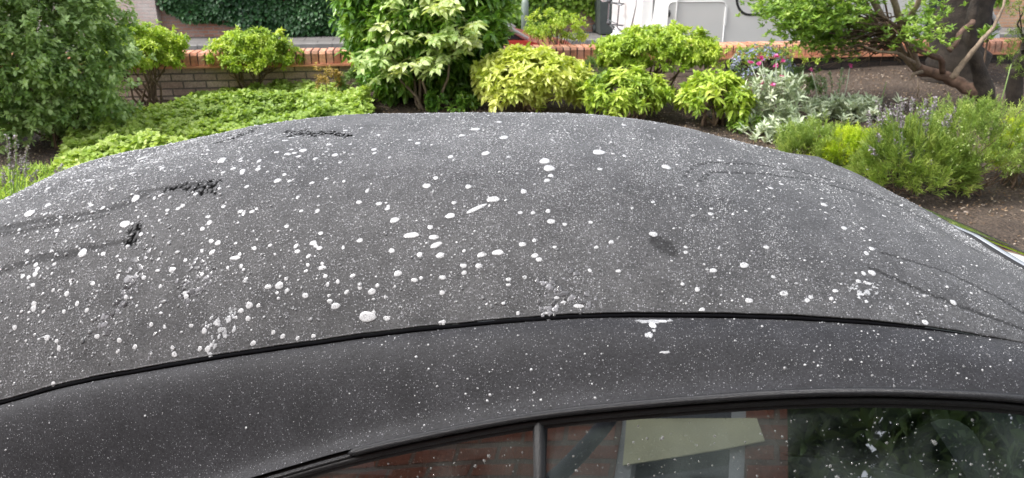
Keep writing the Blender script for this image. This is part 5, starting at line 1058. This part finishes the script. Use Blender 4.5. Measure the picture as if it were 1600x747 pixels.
bv = [(0,-.06,.66),(0,-.05,.82),(0,-.03,.98),(0,0,sh),(0,.01,sh+.07),(0,.02,sh+.12),(.17,0,sh-.02),(.30,.02,1.12),(.18,.06,1.42),(.42,.15,1.66),(-.17,0,sh-.02),(-.25,-.06,.86),(-.22,.05,.68),(-.20,.09,.64),(.10,-.05,.60),(.12,.14,.40),(.11,-.08,.08),(.12,.06,.04),(-.10,-.05,.60),(-.12,.14,.40),(-.11,-.08,.08),(-.12,.06,.04)]
be = [(0,1),(1,2),(2,3),(3,4),(4,5),(3,6),(6,7),(7,8),(8,9),(3,10),(10,11),(11,12),(12,13),(0,14),(14,15),(15,16),(16,17),(0,18),(18,19),(19,20),(20,21)]
br_ = [(.15,.11),(.14,.10),(.16,.11),(.10,.08),.055,.05,.065,.05,.038,.026,.065,.05,.038,.03,.085,.06,.045,.04,.085,.06,.045,.04]
skinned('body', bv, be, br_, M['coatcloth'], pp)
# head: egg with brow, nose, lips, chin
g = np.random.default_rng(5); nu, nv2 = 40, 32; V = []; 
for j in range(nv2+1):
    ph = math.pi*j/nv2
    for k in range(nu):
        th_ = 2*math.pi*k/nu; x = .074*math.sin(ph)*math.cos(th_); y = .094*math.sin(ph)*math.sin(th_); z = .115*math.cos(ph)
        if z < 0: x *= 1-.35*(z/-.115)**1.5; y = y*(1-.15*(z/-.115))+.008*(-z/.115)
        if y > 0:
            y += .024*math.exp(-(x/.011)**2-((z+.012)/.018)**2)+.012*math.exp(-(x/.009)**2-((z-.012)/.02)**2)
            y += .009*math.exp(-(x/.022)**2-((z+.048)/.007)**2)+.008*math.exp(-(x/.020)**2-((z+.061)/.006)**2)+.010*math.exp(-(x/.018)**2-((z+.095)/.014)**2)
            for e_ in (-1, 1): y += -.010*math.exp(-((x-e_*.031)/.014)**2-((z-.012)/.010)**2)+.006*math.exp(-((x-e_*.03)/.02)**2-((z-.032)/.008)**2)
        V.append((x, y+.035, z+sh+.215))
i = np.arange((nv2+1)*nu).reshape(nv2+1, nu); nx2 = np.roll(i, -1, 1); fq = np.stack([i[:-1], i[1:], nx2[1:], nx2[:-1]], -1).reshape(-1, 4)
hd = mesh_np('head', V, [fq], M['skin'], pp)
skinned('neck', [(0,.01,sh+.04),(0,.02,sh+.09),(0,.028,sh+.15)], [(0,1),(1,2)], [.055,.05,.05], M['skin'], pp)
M['eye'] = simple('eye', (.7, .7, .68), .2); M['iris'] = simple('iris', (.06, .05, .04), .2)
for e_ in (-1, 1):
    V0, q_, tr_ = dome(12, ((1, 0), (.9, .4), (.5, .8), (0, 1)))
    MB().add([(e_*.031+v_[0]*.012, .115+v_[2]*.008, sh+.227+v_[1]*.007) for v_ in V0], [tuple(a_) for a_ in q_]+[tuple(a_) for a_ in tr_]).build('eye', M['eye'], pp, smooth=True)
    MB().add([(e_*.031+v_[0]*.005, .1205+v_[2]*.004, sh+.227+v_[1]*.005) for v_ in V0], [tuple(a_) for a_ in q_]+[tuple(a_) for a_ in tr_]).build('iris', M['iris'], pp, smooth=True)
    MB().tube([(e_*.074, .03, sh+.19), (e_*.083, .02, sh+.215), (e_*.08, .025, sh+.24)], [.008, .013, .008], 8).build('ear', M['skin'], pp, smooth=True)
M['lip'] = simple('lips', (.42, .15, .13), .4); MB().tube([(-.024, .118, sh+.160), (-.008, .132, sh+.165), (0, .1335, sh+.163), (.008, .132, sh+.165), (.024, .118, sh+.160)], [.002, .0045, .004, .0045, .002], 8).build('lips', M['lip'], pp, smooth=True)
hp = []
for z_, r_ in ((.035, .080), (.07, .078), (.10, .06), (.125, .03)):
    hp.append([(r_*1.02*math.cos(a_), .028+r_*1.22*math.sin(a_)-(.035 if z_ < .06 else .008), sh+.215+z_) for a_ in np.linspace(0, 2*math.pi, 24, endpoint=False)])
hp.insert(0, [(.080*math.cos(a_), -.012+.07*math.sin(a_), sh+.16) for a_ in np.linspace(0, 2*math.pi, 24, endpoint=False)])
mb = MB(); loft(mb, hp); mb.build('hair', M['hair'], pp, smooth=True)
# right hand gripping the phone behind the viewpoint
hb = np.array([.42, .15, 1.66]); skinned('hand', [tuple(hb), tuple(hb+[.015, .01, .05]), tuple(hb+[.02, .012, .085])], [(0,1),(1,2)], [.024, (.038,.018), (.036,.016)], M['skin'], pp)
for k, (l_, dz) in enumerate(((.065,.085),(.072,.072),(.068,.058),(.055,.044))):
    f0 = hb+[.02, .014, dz]; skinned('finger', [tuple(f0), tuple(f0+[.035, .022, .008]), tuple(f0+[l_*.75, .030, .010]), tuple(f0+[l_, .020, .010])], [(0,1),(1,2),(2,3)], [.010, .009, .0085, .007], M['skin'], pp)
skinned('thumb', [tuple(hb+[.01, 0, .04]), tuple(hb+[.035, -.014, .07]), tuple(hb+[.05, -.012, .095])], [(0,1),(1,2)], [.012, .010, .008], M['skin'], pp)
ph_ = MB().box((-.08, -.004, -.038), (.08, .004, .038)).build('phone', M['blk']); ph_.location = (.02, -.052, 1.745); ph_.rotation_euler = (-PIT, 0, 0); tag(ph_, 'black phone held up in the right hand of the person', 'phone')
